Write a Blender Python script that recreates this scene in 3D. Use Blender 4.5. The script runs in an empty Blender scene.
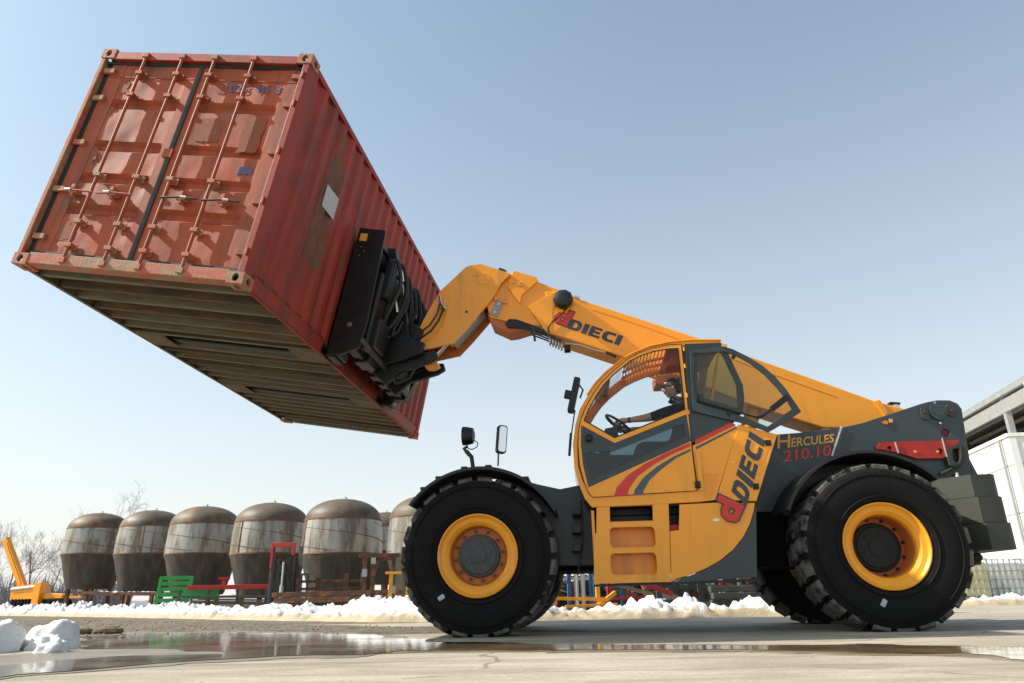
import bpy, math, random
from mathutils import Vector, Matrix, noise
from mathutils.geometry import tessellate_polygon
R = math.radians
scn = bpy.context.scene
COL = scn.collection

# ------------------------------------------------------------------ camera and surveyed frames
F, PITCH, ROLL, CAMH = 716.51, R(19.7146), R(1.04165), 0.3513
PSI, CYAW, CPIT, TILT = R(5.205), 0.13358, -0.02796, R(9.8678)
C0 = Vector((-4.80336, 6.208275, 3.478919))
CAM = Vector((0, 0, CAMH))
FW = Vector((0, math.cos(PITCH), math.sin(PITCH)))
UP = Vector((0, -math.sin(PITCH), math.cos(PITCH)))
RT = Vector((1, 0, 0))

def ray(x, y):
    uu = (x-512)/F; vv = (341.5-y)/F
    u = uu*math.cos(ROLL)+vv*math.sin(ROLL); v = -uu*math.sin(ROLL)+vv*math.cos(ROLL)
    return u*RT+v*UP+FW

ac = Vector((math.cos(CYAW), -math.sin(CYAW), 0)); dc = Vector((math.sin(CYAW), math.cos(CYAW), 0))
Z = Vector((0, 0, 1))
cw = ac*math.cos(TILT)-Z*math.sin(TILT); cd = dc*math.cos(CPIT)+Z*math.sin(CPIT)
cu = cw.cross(cd).normalized(); cw = cd.cross(cu)
am = Vector((math.cos(PSI), -math.sin(PSI), 0)); dm = Vector((math.sin(PSI), math.cos(PSI), 0))
CC = C0+cw*1.219+cd*3.029+cu*1.2955
OM = dm*CC.dot(dm)

def frame(o, a, b, c):
    m = Matrix((a, b, c)).transposed().to_4x4(); m.translation = o
    return m
MT = frame(OM, am, dm, Z)          # telehandler frame: x to its rear, y away from the camera, z up
CT = frame(C0, cw, cd, cu)         # container frame: x across the doors, y along, z up
MTI, CTI = MT.inverted(), CT.inverted()

def onplane(inv, x, y, ax, val):
    o = inv @ CAM; r = inv.to_3x3() @ ray(x, y)
    t = (val-o[ax])/r[ax]
    return o+t*r
def M(x, y, Y=-1.25):
    p = onplane(MTI, x, y, 1, Y); return (p.x, p.z)
def ML(pts, Y=-1.25): return [M(x, y, Y) for x, y in pts]
def G(x, y):
    p = onplane(Matrix.Identity(4), x, y, 2, 0.0); return p
def D(x, y, Y): return onplane(Matrix.Identity(4), x, y, 1, Y)

# ------------------------------------------------------------------ materials
MATS = {}
def mat(name, col, rough=.5, metal=0, var=.12, vscale=3, col2=None, c2amt=.0, c2scale=1.5, bump=0, bscale=40,
        coat=0, spec=.5, stretch=None, trans=0, ior=1.45, detail=6, streak=None, samt=.4, sscale=(7, 7, .55)):
    m = bpy.data.materials.new(name); m.use_nodes = True
    nt = m.node_tree; nd = nt.nodes; lk = nt.links
    b = nd['Principled BSDF']
    b.inputs['Roughness'].default_value = rough; b.inputs['Metallic'].default_value = metal
    b.inputs['Specular IOR Level'].default_value = spec
    b.inputs['Coat Weight'].default_value = coat; b.inputs['Coat Roughness'].default_value = .08
    b.inputs['Transmission Weight'].default_value = trans; b.inputs['IOR'].default_value = ior
    tc = nd.new('ShaderNodeTexCoord'); mp = nd.new('ShaderNodeMapping')
    lk.new(tc.outputs['Object'], mp.inputs['Vector'])
    if stretch: mp.inputs['Scale'].default_value = stretch
    n1 = nd.new('ShaderNodeTexNoise'); n1.inputs['Scale'].default_value = vscale; n1.inputs['Detail'].default_value = detail
    n1.inputs['Roughness'].default_value = .65
    lk.new(mp.outputs[0], n1.inputs['Vector'])
    r1 = nd.new('ShaderNodeMapRange'); r1.inputs['From Min'].default_value = .3; r1.inputs['From Max'].default_value = .7
    r1.inputs['To Min'].default_value = 1-var; r1.inputs['To Max'].default_value = 1+var
    lk.new(n1.outputs['Fac'], r1.inputs['Value'])
    mx = nd.new('ShaderNodeMix'); mx.data_type = 'RGBA'; mx.blend_type = 'MULTIPLY'; mx.inputs[0].default_value = 1
    mx.inputs['A'].default_value = (*col, 1)
    lk.new(r1.outputs[0], mx.inputs['B'])
    out = mx.outputs['Result']
    if col2 is not None:
        n2 = nd.new('ShaderNodeTexNoise'); n2.inputs['Scale'].default_value = c2scale; n2.inputs['Detail'].default_value = 10
        n2.inputs['Roughness'].default_value = .7
        lk.new(mp.outputs[0], n2.inputs['Vector'])
        r2 = nd.new('ShaderNodeMapRange'); r2.inputs['From Min'].default_value = 1-c2amt-.06; r2.inputs['From Max'].default_value = 1-c2amt+.06
        r2.clamp = True
        lk.new(n2.outputs['Fac'], r2.inputs['Value'])
        m2 = nd.new('ShaderNodeMix'); m2.data_type = 'RGBA'
        lk.new(r2.outputs[0], m2.inputs[0]); lk.new(out, m2.inputs['A']); m2.inputs['B'].default_value = (*col2, 1)
        out = m2.outputs['Result']
    if streak is not None:      # run-down stains
        mp4 = nd.new('ShaderNodeMapping'); lk.new(tc.outputs['Object'], mp4.inputs['Vector']); mp4.inputs['Scale'].default_value = sscale
        n4 = nd.new('ShaderNodeTexNoise'); n4.inputs['Scale'].default_value = 1.0; n4.inputs['Detail'].default_value = 9; n4.inputs['Roughness'].default_value = .62; lk.new(mp4.outputs[0], n4.inputs['Vector'])
        r4 = nd.new('ShaderNodeMapRange'); r4.inputs['From Min'].default_value = 1-samt-.10; r4.inputs['From Max'].default_value = 1-samt+.12; r4.inputs['To Max'].default_value = .85; r4.clamp = True
        lk.new(n4.outputs['Fac'], r4.inputs['Value'])
        m4 = nd.new('ShaderNodeMix'); m4.data_type = 'RGBA'; lk.new(r4.outputs[0], m4.inputs[0]); lk.new(out, m4.inputs['A']); m4.inputs['B'].default_value = (*streak, 1)
        out = m4.outputs['Result']
    lk.new(out, b.inputs['Base Color'])
    rr = nd.new('ShaderNodeMapRange'); rr.inputs['To Min'].default_value = max(0, rough-.1); rr.inputs['To Max'].default_value = min(1, rough+.12)
    lk.new(n1.outputs['Fac'], rr.inputs['Value']); lk.new(rr.outputs[0], b.inputs['Roughness'])
    if bump:
        n3 = nd.new('ShaderNodeTexNoise'); n3.inputs['Scale'].default_value = bscale; n3.inputs['Detail'].default_value = 5
        lk.new(mp.outputs[0], n3.inputs['Vector'])
        bp = nd.new('ShaderNodeBump'); bp.inputs['Strength'].default_value = bump; bp.inputs['Distance'].default_value = .02
        lk.new(n3.outputs['Fac'], bp.inputs['Height']); lk.new(bp.outputs[0], b.inputs['Normal'])
    MATS[name] = m
    return m

def glassmat(name, tint, refl=.06, dirt=.06):
    m = bpy.data.materials.new(name); m.use_nodes = True
    nt = m.node_tree; nd = nt.nodes; lk = nt.links
    nd.remove(nd['Principled BSDF'])
    o = nd['Material Output']
    tr = nd.new('ShaderNodeBsdfTransparent'); tr.inputs[0].default_value = (*tint, 1)
    gl = nd.new('ShaderNodeBsdfGlossy'); gl.inputs['Roughness'].default_value = .02
    df = nd.new('ShaderNodeBsdfDiffuse'); df.inputs[0].default_value = (.5, .52, .5, 1)
    fr = nd.new('ShaderNodeFresnel'); fr.inputs[0].default_value = 1.5
    mth = nd.new('ShaderNodeMath'); mth.operation = 'ADD'; mth.inputs[1].default_value = refl-.04; mth.use_clamp = True
    lk.new(fr.outputs[0], mth.inputs[0])
    m1 = nd.new('ShaderNodeMixShader'); lk.new(mth.outputs[0], m1.inputs[0]); lk.new(tr.outputs[0], m1.inputs[1]); lk.new(gl.outputs[0], m1.inputs[2])
    n = nd.new('ShaderNodeTexNoise'); n.inputs['Scale'].default_value = 4; n.inputs['Detail'].default_value = 8
    tc = nd.new('ShaderNodeTexCoord'); lk.new(tc.outputs['Object'], n.inputs['Vector'])
    m3 = nd.new('ShaderNodeMath'); m3.operation = 'MULTIPLY'; m3.inputs[1].default_value = dirt*1.6
    lk.new(n.outputs['Fac'], m3.inputs[0])
    m2 = nd.new('ShaderNodeMixShader'); lk.new(m3.outputs[0], m2.inputs[0]); lk.new(m1.outputs[0], m2.inputs[1]); lk.new(df.outputs[0], m2.inputs[2])
    lk.new(m2.outputs[0], o.inputs[0])
    return m

YEL = mat('yellow_paint', (.90, .335, .006), .30, streak=(.50, .20, .02), samt=.33, sscale=(5, 5, .8), var=.07, vscale=1.6, coat=.45, bump=.015, bscale=9)
YEL2 = mat('worn_yellow_paint', (.72, .33, .02), .5, var=.2, vscale=2, col2=(.14, .08, .04), c2amt=.34, c2scale=3)
ORG = mat('orange_brown_paint_and_shade', (.50, .14, .03), .5, var=.08)  # in the wheels this tone is painted shade inside the rims
GRY = mat('dark_grey_paint', (.036, .050, .055), .42, var=.1, vscale=1.5, coat=.15, bump=.02, bscale=7)
OLV = mat('grey_green_cast_iron', (.040, .043, .033), .5, var=.12, vscale=4, bump=.1, bscale=60)
BLK = mat('black_paint', (.0075, .0075, .008), .42, var=.25, vscale=5, bump=.06, bscale=30)
BLK2 = mat('black_plastic', (.016, .017, .018), .5, var=.2, bump=.1, bscale=60)
SEAL = mat('black_rubber_seal', (.012, .012, .012), .6)
TYRE = mat('tyre_rubber', (.0075, .0072, .0072), .8, spec=.25, var=.3, vscale=6, col2=(.020, .018, .016), c2amt=.36, c2scale=4, bump=.1, bscale=50)
TREAD = mat('dusty_tread_rubber', (.115, .110, .102), .85, spec=.25, var=.3, vscale=8, col2=(.016, .015, .014), c2amt=.47, c2scale=5, bump=.2, bscale=50)
RIM = mat('rim_yellow', (.86, .34, .014), .35, var=.07, vscale=3, coat=.2)
HUB = mat('hub_grey', (.05, .058, .06), .5, var=.25, vscale=12, bump=.1)
HUBD = mat('hub_black', (.014, .016, .016), .7, var=.3, vscale=10)
CHB = mat('matt_black_chassis_shade', (.008, .008, .008), .85, spec=.12, var=.3)  # chassis blackened so its colour holds the shade beside the rear wheel
REDP = mat('red_paint', (.40, .02, .014), .45, var=.2, col2=(.22, .03, .02), c2amt=.35)
REDS = mat('red_stripe', (.62, .04, .03), .35, var=.03)
GRYS = mat('grey_stripe', (.07, .095, .115), .4, var=.03)
YELS = mat('yellow_lettering', (.75, .36, .05), .4, var=.03)
CHR = mat('bright_steel', (.62, .62, .60), .25, metal=1, var=.1)
SIL = mat('dull_silver', (.55, .55, .52), .45, metal=.6, var=.1)
RED = mat('container_red', (.27, .023, .009), .58, var=.2, vscale=2.6, col2=(.13, .035, .018), c2amt=.37, c2scale=3.5, bump=.08, bscale=14, streak=(.08, .026, .013), samt=.40, sscale=(6, 6, .7))
REDD = mat('container_door_red', (.34, .060, .017), .6, var=.2, vscale=2.5, col2=(.20, .085, .04), c2amt=.40, c2scale=3.6, bump=.08, bscale=9, streak=(.13, .040, .018), samt=.42, sscale=(8, 8, .9))
RUSTC = mat('worn_corner_steel', (.30, .19, .11), .7, var=.35, vscale=9, col2=(.42, .10, .06), c2amt=.5, c2scale=6, bump=.2, bscale=50)
UNDER = mat('dirty_underside_steel', (.155, .138, .098), .8, var=.35, vscale=5, col2=(.17, .085, .035), c2amt=.42, c2scale=3, bump=.2, bscale=25, stretch=(.4, 3, 3))
UNDER2 = mat('dark_pocket_steel', (.15, .13, .09), .85, var=.3, vscale=5)
UNDER3 = mat('rusty_cross_beam', (.13, .078, .038), .85, var=.4, vscale=5, col2=(.07, .055, .035), c2amt=.5, c2scale=3, stretch=(.6, 3, 3))
UFLR = mat('underfloor_plywood', (.04, .036, .027), .85, var=.3, vscale=5)
GASK = mat('door_gasket', (.016, .028, .026), .6, var=.2)
BLUEM = mat('faded_blue_marking', (.10, .085, .17), .6, var=.3, vscale=20)
PATCH = mat('primer_patch', (.135, .060, .034), .75, var=.35, vscale=7, col2=(.22, .030, .015), c2amt=.40, c2scale=9)
LABEL = mat('grey_label', (.42, .43, .44), .6, var=.2, vscale=25)
SKIN = mat('skin', (.46, .27, .20), .5, var=.05, vscale=10)
SHIRT = mat('black_shirt', (.006, .006, .007), .85, var=.3, vscale=9, bump=.2, bscale=8)
HAIR = mat('dark_hair', (.02, .014, .01), .6, var=.3, vscale=40, bump=.5, bscale=120)
SEATM = mat('seat_fabric', (.025, .028, .032), .8, var=.2)
TROU = mat('dark_trousers', (.03, .035, .05), .9, var=.2, bump=.2, bscale=10)
RUST = mat('rusty_steel', (.22, .085, .04), .8, var=.4, vscale=6, col2=(.08, .05, .035), c2amt=.5, c2scale=4, bump=.2)
GREEN = mat('green_paint', (.035, .30, .06), .45, var=.1)
BLUEP = mat('blue_paint', (.03, .13, .28), .6, var=.3, col2=(.12, .07, .04), c2amt=.42, c2scale=4)
STEELD = mat('dark_weathered_steel', (.06, .06, .055), .6, var=.4, vscale=6, col2=(.16, .08, .04), c2amt=.4)
WOOD = mat('weathered_timber', (.22, .17, .11), .85, var=.3, vscale=7, stretch=(.3, 2, 2))
WHITEW = mat('white_cladding', (.74, .74, .72), .5, streak=(.50, .49, .45), samt=.36, sscale=(1.5, 1.5, .2), var=.06, vscale=.6)
CONCW = mat('grey_cladding', (.26, .27, .26), .7, var=.12, vscale=.6)
ROOFM = mat('grey_roof_sheet', (.085, .085, .085), .6, var=.12)
GALV = mat('pale_steel', (.30, .30, .29), .5, metal=.3, var=.1)
TRUNK = mat('bare_bark', (.19, .165, .155), .9, var=.25)
TWIG = mat('bare_twig', (.30, .27, .26), .9, var=.2)
IBCW = mat('white_plastic_tank', (.80, .82, .80), .4, var=.08, spec=.4)
IBCY = mat('yellowed_plastic_tank', (.68, .64, .34), .4, var=.1, spec=.4)
AMBER = mat('amber_reflector', (.75, .18, .02), .3)
GLS = glassmat('cab_glass', (.90, .96, .96), refl=.02, dirt=.006)
GLQ = glassmat('teal_cab_glass', (.40, .60, .62), refl=.05, dirt=.03)
GLT = glassmat('tinted_cab_glass', (.08, .14, .16), refl=.06, dirt=.02)
GLR = glassmat('smoked_window_glass', (.74, .78, .70), refl=.04, dirt=.02)
MIR = mat('mirror_glass', (.8, .8, .8), .03, metal=1, var=.0)

# tank material: silver with rust running down and dark cone
def tankmat():
    m = mat('tank_steel', (.36, .35, .32), .42, metal=.5, var=.22, vscale=2.2, stretch=(1.6, 1.6, .5), col2=(.17, .145, .11), c2amt=.46, c2scale=1.1, streak=(.13, .085, .05), samt=.41, sscale=(3.2, 3.2, .35))
    return m
TANK = tankmat()
TANKR = mat('tank_rusty_dome', (.20, .092, .036), .6, var=.45, vscale=2.0, col2=(.10, .075, .050), c2amt=.48, c2scale=1.4)
TANKR2 = mat('tank_dark_dome', (.085, .062, .042), .55, var=.35, vscale=2.0, col2=(.20, .105, .048), c2amt=.42, c2scale=1.2)
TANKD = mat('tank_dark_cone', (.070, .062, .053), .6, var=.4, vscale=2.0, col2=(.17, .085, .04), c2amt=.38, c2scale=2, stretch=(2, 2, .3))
SEAMR = mat('rust_streak', (.20, .085, .035), .8, var=.3)

# ------------------------------------------------------------------ mesh builder
class MB:
    def __init__(s, T=None):
        s.v = []; s.f = []; s.T = T; s.mi = []; s.cur = 0
    def V(s, p):
        p = Vector(p)
        if s.T is not None: p = s.T @ p
        s.v.append(tuple(p)); return len(s.v)-1
    def F(s, ids): s.f.append(tuple(ids)); s.mi.append(s.cur)
    def box(s, x0, x1, y0, y1, z0, z1):
        i = [s.V(p) for p in ((x0,y0,z0),(x1,y0,z0),(x1,y1,z0),(x0,y1,z0),(x0,y0,z1),(x1,y0,z1),(x1,y1,z1),(x0,y1,z1))]
        for q in ((0,3,2,1),(4,5,6,7),(0,1,5,4),(1,2,6,5),(2,3,7,6),(3,0,4,7)): s.F([i[k] for k in q])
        return s
    def bar(s, a, b, w, h=None, up=(0,0,1)):
        h = h or w; a = Vector(a); b = Vector(b); d = (b-a).normalized()
        u = Vector(up)
        if abs(d.dot(u)) > .98: u = Vector((1,0,0)) if abs(d.x) < .9 else Vector((0,1,0))
        sd = d.cross(u).normalized(); u = sd.cross(d)
        i = []
        for c in (a, b):
            for k, l in ((-1,-1),(1,-1),(1,1),(-1,1)): i.append(s.V(c+sd*k*w/2+u*l*h/2))
        for q in ((0,1,2,3),(7,6,5,4),(0,4,5,1),(1,5,6,2),(2,6,7,3),(3,7,4,0)): s.F([i[k] for k in q])
        return s
    def prism(s, poly, lo, hi, plane='xz', holes=()):
        def P(p, t): return {'xz': (p[0], t, p[1]), 'xy': (p[0], p[1], t), 'yz': (t, p[0], p[1])}[plane]
        loops = [list(poly)]+[list(h) for h in holes]
        a = [[s.V(P(p, lo)) for p in L] for L in loops]; b = [[s.V(P(p, hi)) for p in L] for L in loops]
        if holes:
            tri = tessellate_polygon([[Vector((p[0], p[1], 0)) for p in L] for L in loops])
            fa = [i for L in a for i in L]; fb = [i for L in b for i in L]
            for t in tri: s.F([fa[k] for k in t]); s.F([fb[k] for k in reversed(t)])
        else:
            s.F(a[0]); s.F(list(reversed(b[0])))
        for A, B in zip(a, b):
            n = len(A)
            for k in range(n): s.F([A[k], A[(k+1)%n], B[(k+1)%n], B[k]])
        return s
    def tube(s, pts, r, n=8, caps=True):
        pts = [Vector(p) for p in pts]; rs = r if isinstance(r, (list, tuple)) else [r]*len(pts)
        rings = []; prev = None
        for k, p in enumerate(pts):
            if k == 0: d = pts[1]-p
            elif k == len(pts)-1: d = p-pts[k-1]
            else: d = (pts[k+1]-p).normalized()+(p-pts[k-1]).normalized()
            if d.length < 1e-9: d = Vector((0,0,1))
            d.normalize()
            if prev is None:
                u = Vector((0,0,1)) if abs(d.z) < .9 else Vector((1,0,0))
                u = (u-d*u.dot(d)).normalized()
            else:
                u = prev-d*prev.dot(d)
                u = u.normalized() if u.length > 1e-6 else d.orthogonal().normalized()
            prev = u; w = d.cross(u)
            rings.append([s.V(p+(u*math.cos(2*math.pi*j/n)+w*math.sin(2*math.pi*j/n))*rs[k]) for j in range(n)])
        for A, B in zip(rings, rings[1:]):
            for j in range(n): s.F([A[j], A[(j+1)%n], B[(j+1)%n], B[j]])
        if caps: s.F(list(reversed(rings[0]))); s.F(rings[-1])
        return s
    def lathe(s, prof, n=48, axis='y', c=(0,0,0), closed=False):
        c = Vector(c); rings = []
        for r, t in prof:
            ring = []
            for j in range(n):
                a = 2*math.pi*j/n; x, z = r*math.cos(a), r*math.sin(a)
                p = {'y': Vector((x, t, z)), 'z': Vector((x, z, t)), 'x': Vector((t, x, z))}[axis]
                ring.append(s.V(c+p))
            rings.append(ring)
        pr = list(zip(rings, rings[1:]))
        if closed: pr.append((rings[-1], rings[0]))
        for A, B in pr:
            for j in range(n): s.F([A[j], A[(j+1)%n], B[(j+1)%n], B[j]])
        if not closed:
            s.F(list(reversed(rings[0]))); s.F(rings[-1])
        return s
    def cyl(s, c, r, t0, t1, axis='y', n=24):
        return s.lathe([(r, t0), (r, t1)], n, axis, c)
    def ball(s, c, r, n=10, m=7, sc=(1,1,1)):
        prof = [(max(1e-4, r*math.sin(math.pi*k/m)), -r*math.cos(math.pi*k/m)) for k in range(m+1)]
        i0 = len(s.v); c = Vector(c); T = s.T; s.T = None
        s.lathe(prof, n, 'z')
        s.T = T
        for i in range(i0, len(s.v)):
            p = Vector(s.v[i]); p = Vector((p.x*sc[0], p.y*sc[1], p.z*sc[2]))+c
            s.v[i] = tuple(T @ p if T is not None else p)
        return s
    def grid(s, fn, nu, nv):
        ids = [[s.V(fn(i/nu, j/nv)) for j in range(nv+1)] for i in range(nu+1)]
        for i in range(nu):
            for j in range(nv): s.F([ids[i][j], ids[i+1][j], ids[i+1][j+1], ids[i][j+1]])
        return s
    def mesh(s, name, mats, smooth=None):
        me = bpy.data.meshes.new(name); me.from_pydata(s.v, [], s.f)
        for m in (mats if isinstance(mats, (list, tuple)) else [mats]): me.materials.append(m)
        me.polygons.foreach_set('material_index', s.mi)
        import bmesh
        bm = bmesh.new(); bm.from_mesh(me); bmesh.ops.recalc_face_normals(bm, faces=bm.faces); bm.to_mesh(me); bm.free()
        if smooth is not None:
            me.polygons.foreach_set('use_smooth', [True]*len(me.polygons)); me.set_sharp_from_angle(angle=R(smooth))
        me.update(); return me
    def build(s, name, m, parent=None, bevel=0, smooth=None, label=None, sub=0):
        me = s.mesh(name, m, smooth)
        o = bpy.data.objects.new(name, me); COL.objects.link(o)
        if parent is not None: o.parent = parent
        if bevel:
            b = o.modifiers.new('bevel', 'BEVEL'); b.width = bevel; b.segments = 2; b.limit_method = 'ANGLE'; b.angle_limit = R(35)
        if label: o['label'] = label
        return o

def empty(name, mtx=None, parent=None):
    o = bpy.data.objects.new(name, None); COL.objects.link(o); o.empty_display_size = .2
    if mtx is not None: o.matrix_world = mtx
    if parent is not None: o.parent = parent
    return o
def tag(o, label=None, cat=None, group=None, kind=None):
    if label: o['label'] = label
    if cat: o['category'] = cat
    if group: o['group'] = group
    if kind: o['kind'] = kind
    return o
def rrect(x0, x1, z0, z1, r, n=4):
    out = []
    for cx, cz, a0 in ((x1-r, z1-r, 0), (x0+r, z1-r, 90), (x0+r, z0+r, 180), (x1-r, z0+r, 270)):
        for k in range(n+1):
            a = R(a0+90*k/n); out.append((cx+r*math.cos(a), cz+r*math.sin(a)))
    return out
def ellipse(cx, cz, rx, rz, n=20): return [(cx+rx*math.cos(2*math.pi*k/n), cz+rz*math.sin(2*math.pi*k/n)) for k in range(n)]
def shrink(poly, d):
    # inward offset of a simple polygon by miter
    n = len(poly); ar = sum(poly[i][0]*poly[(i+1)%n][1]-poly[(i+1)%n][0]*poly[i][1] for i in range(n))
    sg = 1 if ar > 0 else -1; out = []
    for i in range(n):
        p0, p1, p2 = Vector(poly[i-1]), Vector(poly[i]), Vector(poly[(i+1)%n])
        e1 = (p1-p0).normalized(); e2 = (p2-p1).normalized()
        n1 = Vector((-e1.y, e1.x))*sg; n2 = Vector((-e2.y, e2.x))*sg
        m = n1+n2
        if m.length < 1e-6: m = n1
        m.normalize(); k = d/max(.35, m.dot(n1)); out.append(tuple(p1+m*k))
    return out

# text laid on a quad (BL, BR, TR, TL are 3-D points)
def text_on(name, body, quad, m, parent, offset=.0, thick=.002, nrm=None, shear=0, bold=.03):
    cu_ = bpy.data.curves.new('txt', 'FONT'); cu_.body = body; cu_.offset = bold+offset; cu_.shear = shear; cu_.resolution_u = 3
    cu_.extrude = 0.0
    to = bpy.data.objects.new('txt', cu_); COL.objects.link(to)
    bpy.context.view_layer.update()
    me = bpy.data.meshes.new_from_object(to)
    bpy.data.objects.remove(to)
    xs = [v.co.x for v in me.vertices]; ys = [v.co.y for v in me.vertices]
    o_ = offset
    x0, x1, y0, y1 = min(xs)+o_, max(xs)-o_, min(ys)+o_, max(ys)-o_
    a, b, c, d = [Vector(q) for q in quad]
    n = nrm or (b-a).cross(d-a).normalized()
    vs = []; nv = len(me.vertices)
    for L in (0, thick):
        for v in me.vertices:
            u = (v.co.x-x0)/(x1-x0); w = (v.co.y-y0)/(y1-y0)
            vs.append(tuple(a*(1-u)*(1-w)+b*u*(1-w)+c*u*w+d*(1-u)*w+n*L))
    fs = [tuple(reversed(p.vertices)) for p in me.polygons]+[tuple(i+nv for i in p.vertices) for p in me.polygons]
    cnt = {}
    for p in me.polygons:
        k = list(p.vertices)
        for i in range(len(k)): e = (k[i], k[(i+1)%len(k)]); cnt[tuple(sorted(e))] = cnt.get(tuple(sorted(e)), [])+[e]
    for e in cnt.values():
        if len(e) == 1: i, j = e[0]; fs.append((i, j, j+nv, i+nv))
    mm = bpy.data.meshes.new(name); mm.from_pydata(vs, [], fs); mm.materials.append(m); mm.update()
    o = bpy.data.objects.new(name, mm); COL.objects.link(o); o.parent = parent
    return o
def q3(pts, Y): return [Vector((M(x, y, Y)[0], Y, M(x, y, Y)[1])) for x, y in pts]

def block_word(name, word, quad, m, parent, nrm, thick=.003, grow=0):
    a, b_, c, d = [Vector(q) for q in quad]
    n = nrm.normalized(); W_ = {'D': 1.0, 'I': .42, 'E': .92, 'C': .98, 'd': 1.0}; gap = .13
    tot = sum(W_[ch] for ch in word)+gap*(len(word)-1); out = MB(); x = 0
    def P(u, w): return a*(1-u)*(1-w)+b_*u*(1-w)+c*u*w+d*(1-u)*w
    for ch in word:
        w = W_[ch]; st = .34
        if ch == 'I': L = [[(0, 0), (w, 0), (w, 1), (0, 1)]]
        elif ch == 'E': L = [[(0, 0), (w, 0), (w, .23), (st, .23), (st, .39), (w*.92, .39), (w*.92, .61), (st, .61), (st, .77), (w, .77), (w, 1), (0, 1)]]
        elif ch == 'D': L = [[(0, 0), (.66, 0), (.86, .08), (.97, .24), (1, .5), (.97, .76), (.86, .92), (.66, 1), (0, 1)], [(st, .24), (st, .76), (.54, .76), (.64, .68), (.67, .5), (.64, .32), (.54, .24)]]
        elif ch == 'C': L = [[(w, .0), (w, .25), (.55, .25), (.42, .32), (.36, .5), (.42, .68), (.55, .75), (w, .75), (w, 1), (.4, 1), (.16, .92), (.03, .74), (0, .5), (.03, .26), (.16, .08), (.4, 0)]]
        else:  # lower case d: bowl and stem
            g = grow
            L = [[(.40-.0, -g), (1+g, -g), (1+g, 1+g), (.66-g, 1+g), (.66-g, .70+g), (.36, .70+g), (.10-g*.7, .62+g*.5), (-g, .35), (.10-g*.7, .08-g*.5), (.26, -g)],
                 [(.40, .24+g), (.66-g, .24+g), (.66-g, .47-g), (.40, .47-g), (.33+g, .355)]]
        s_ = [[((x+px)/tot, pz) for px, pz in l] for l in L]
        i0 = [[out.V(P(u, w_)) for u, w_ in l] for l in s_]; i1 = [[out.V(P(u, w_)+n*thick) for u, w_ in l] for l in s_]
        tri = tessellate_polygon([[Vector((u, w_, 0)) for u, w_ in l] for l in s_]); f0 = [i for l in i0 for i in l]; f1 = [i for l in i1 for i in l]
        for t in tri: out.F([f0[k] for k in t]); out.F([f1[k] for k in reversed(t)])
        for A, B in zip(i0, i1):
            for k in range(len(A)): out.F([A[k], A[(k+1)%len(A)], B[(k+1)%len(A)], B[k]])
        x += w+gap
    return out.build(name, m, parent)

# ================================================================== SETTING
def nz(x, y, s, seed=0.0): return noise.noise(Vector((x*s+seed*13.7, y*s-seed*7.1, seed)))

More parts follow.
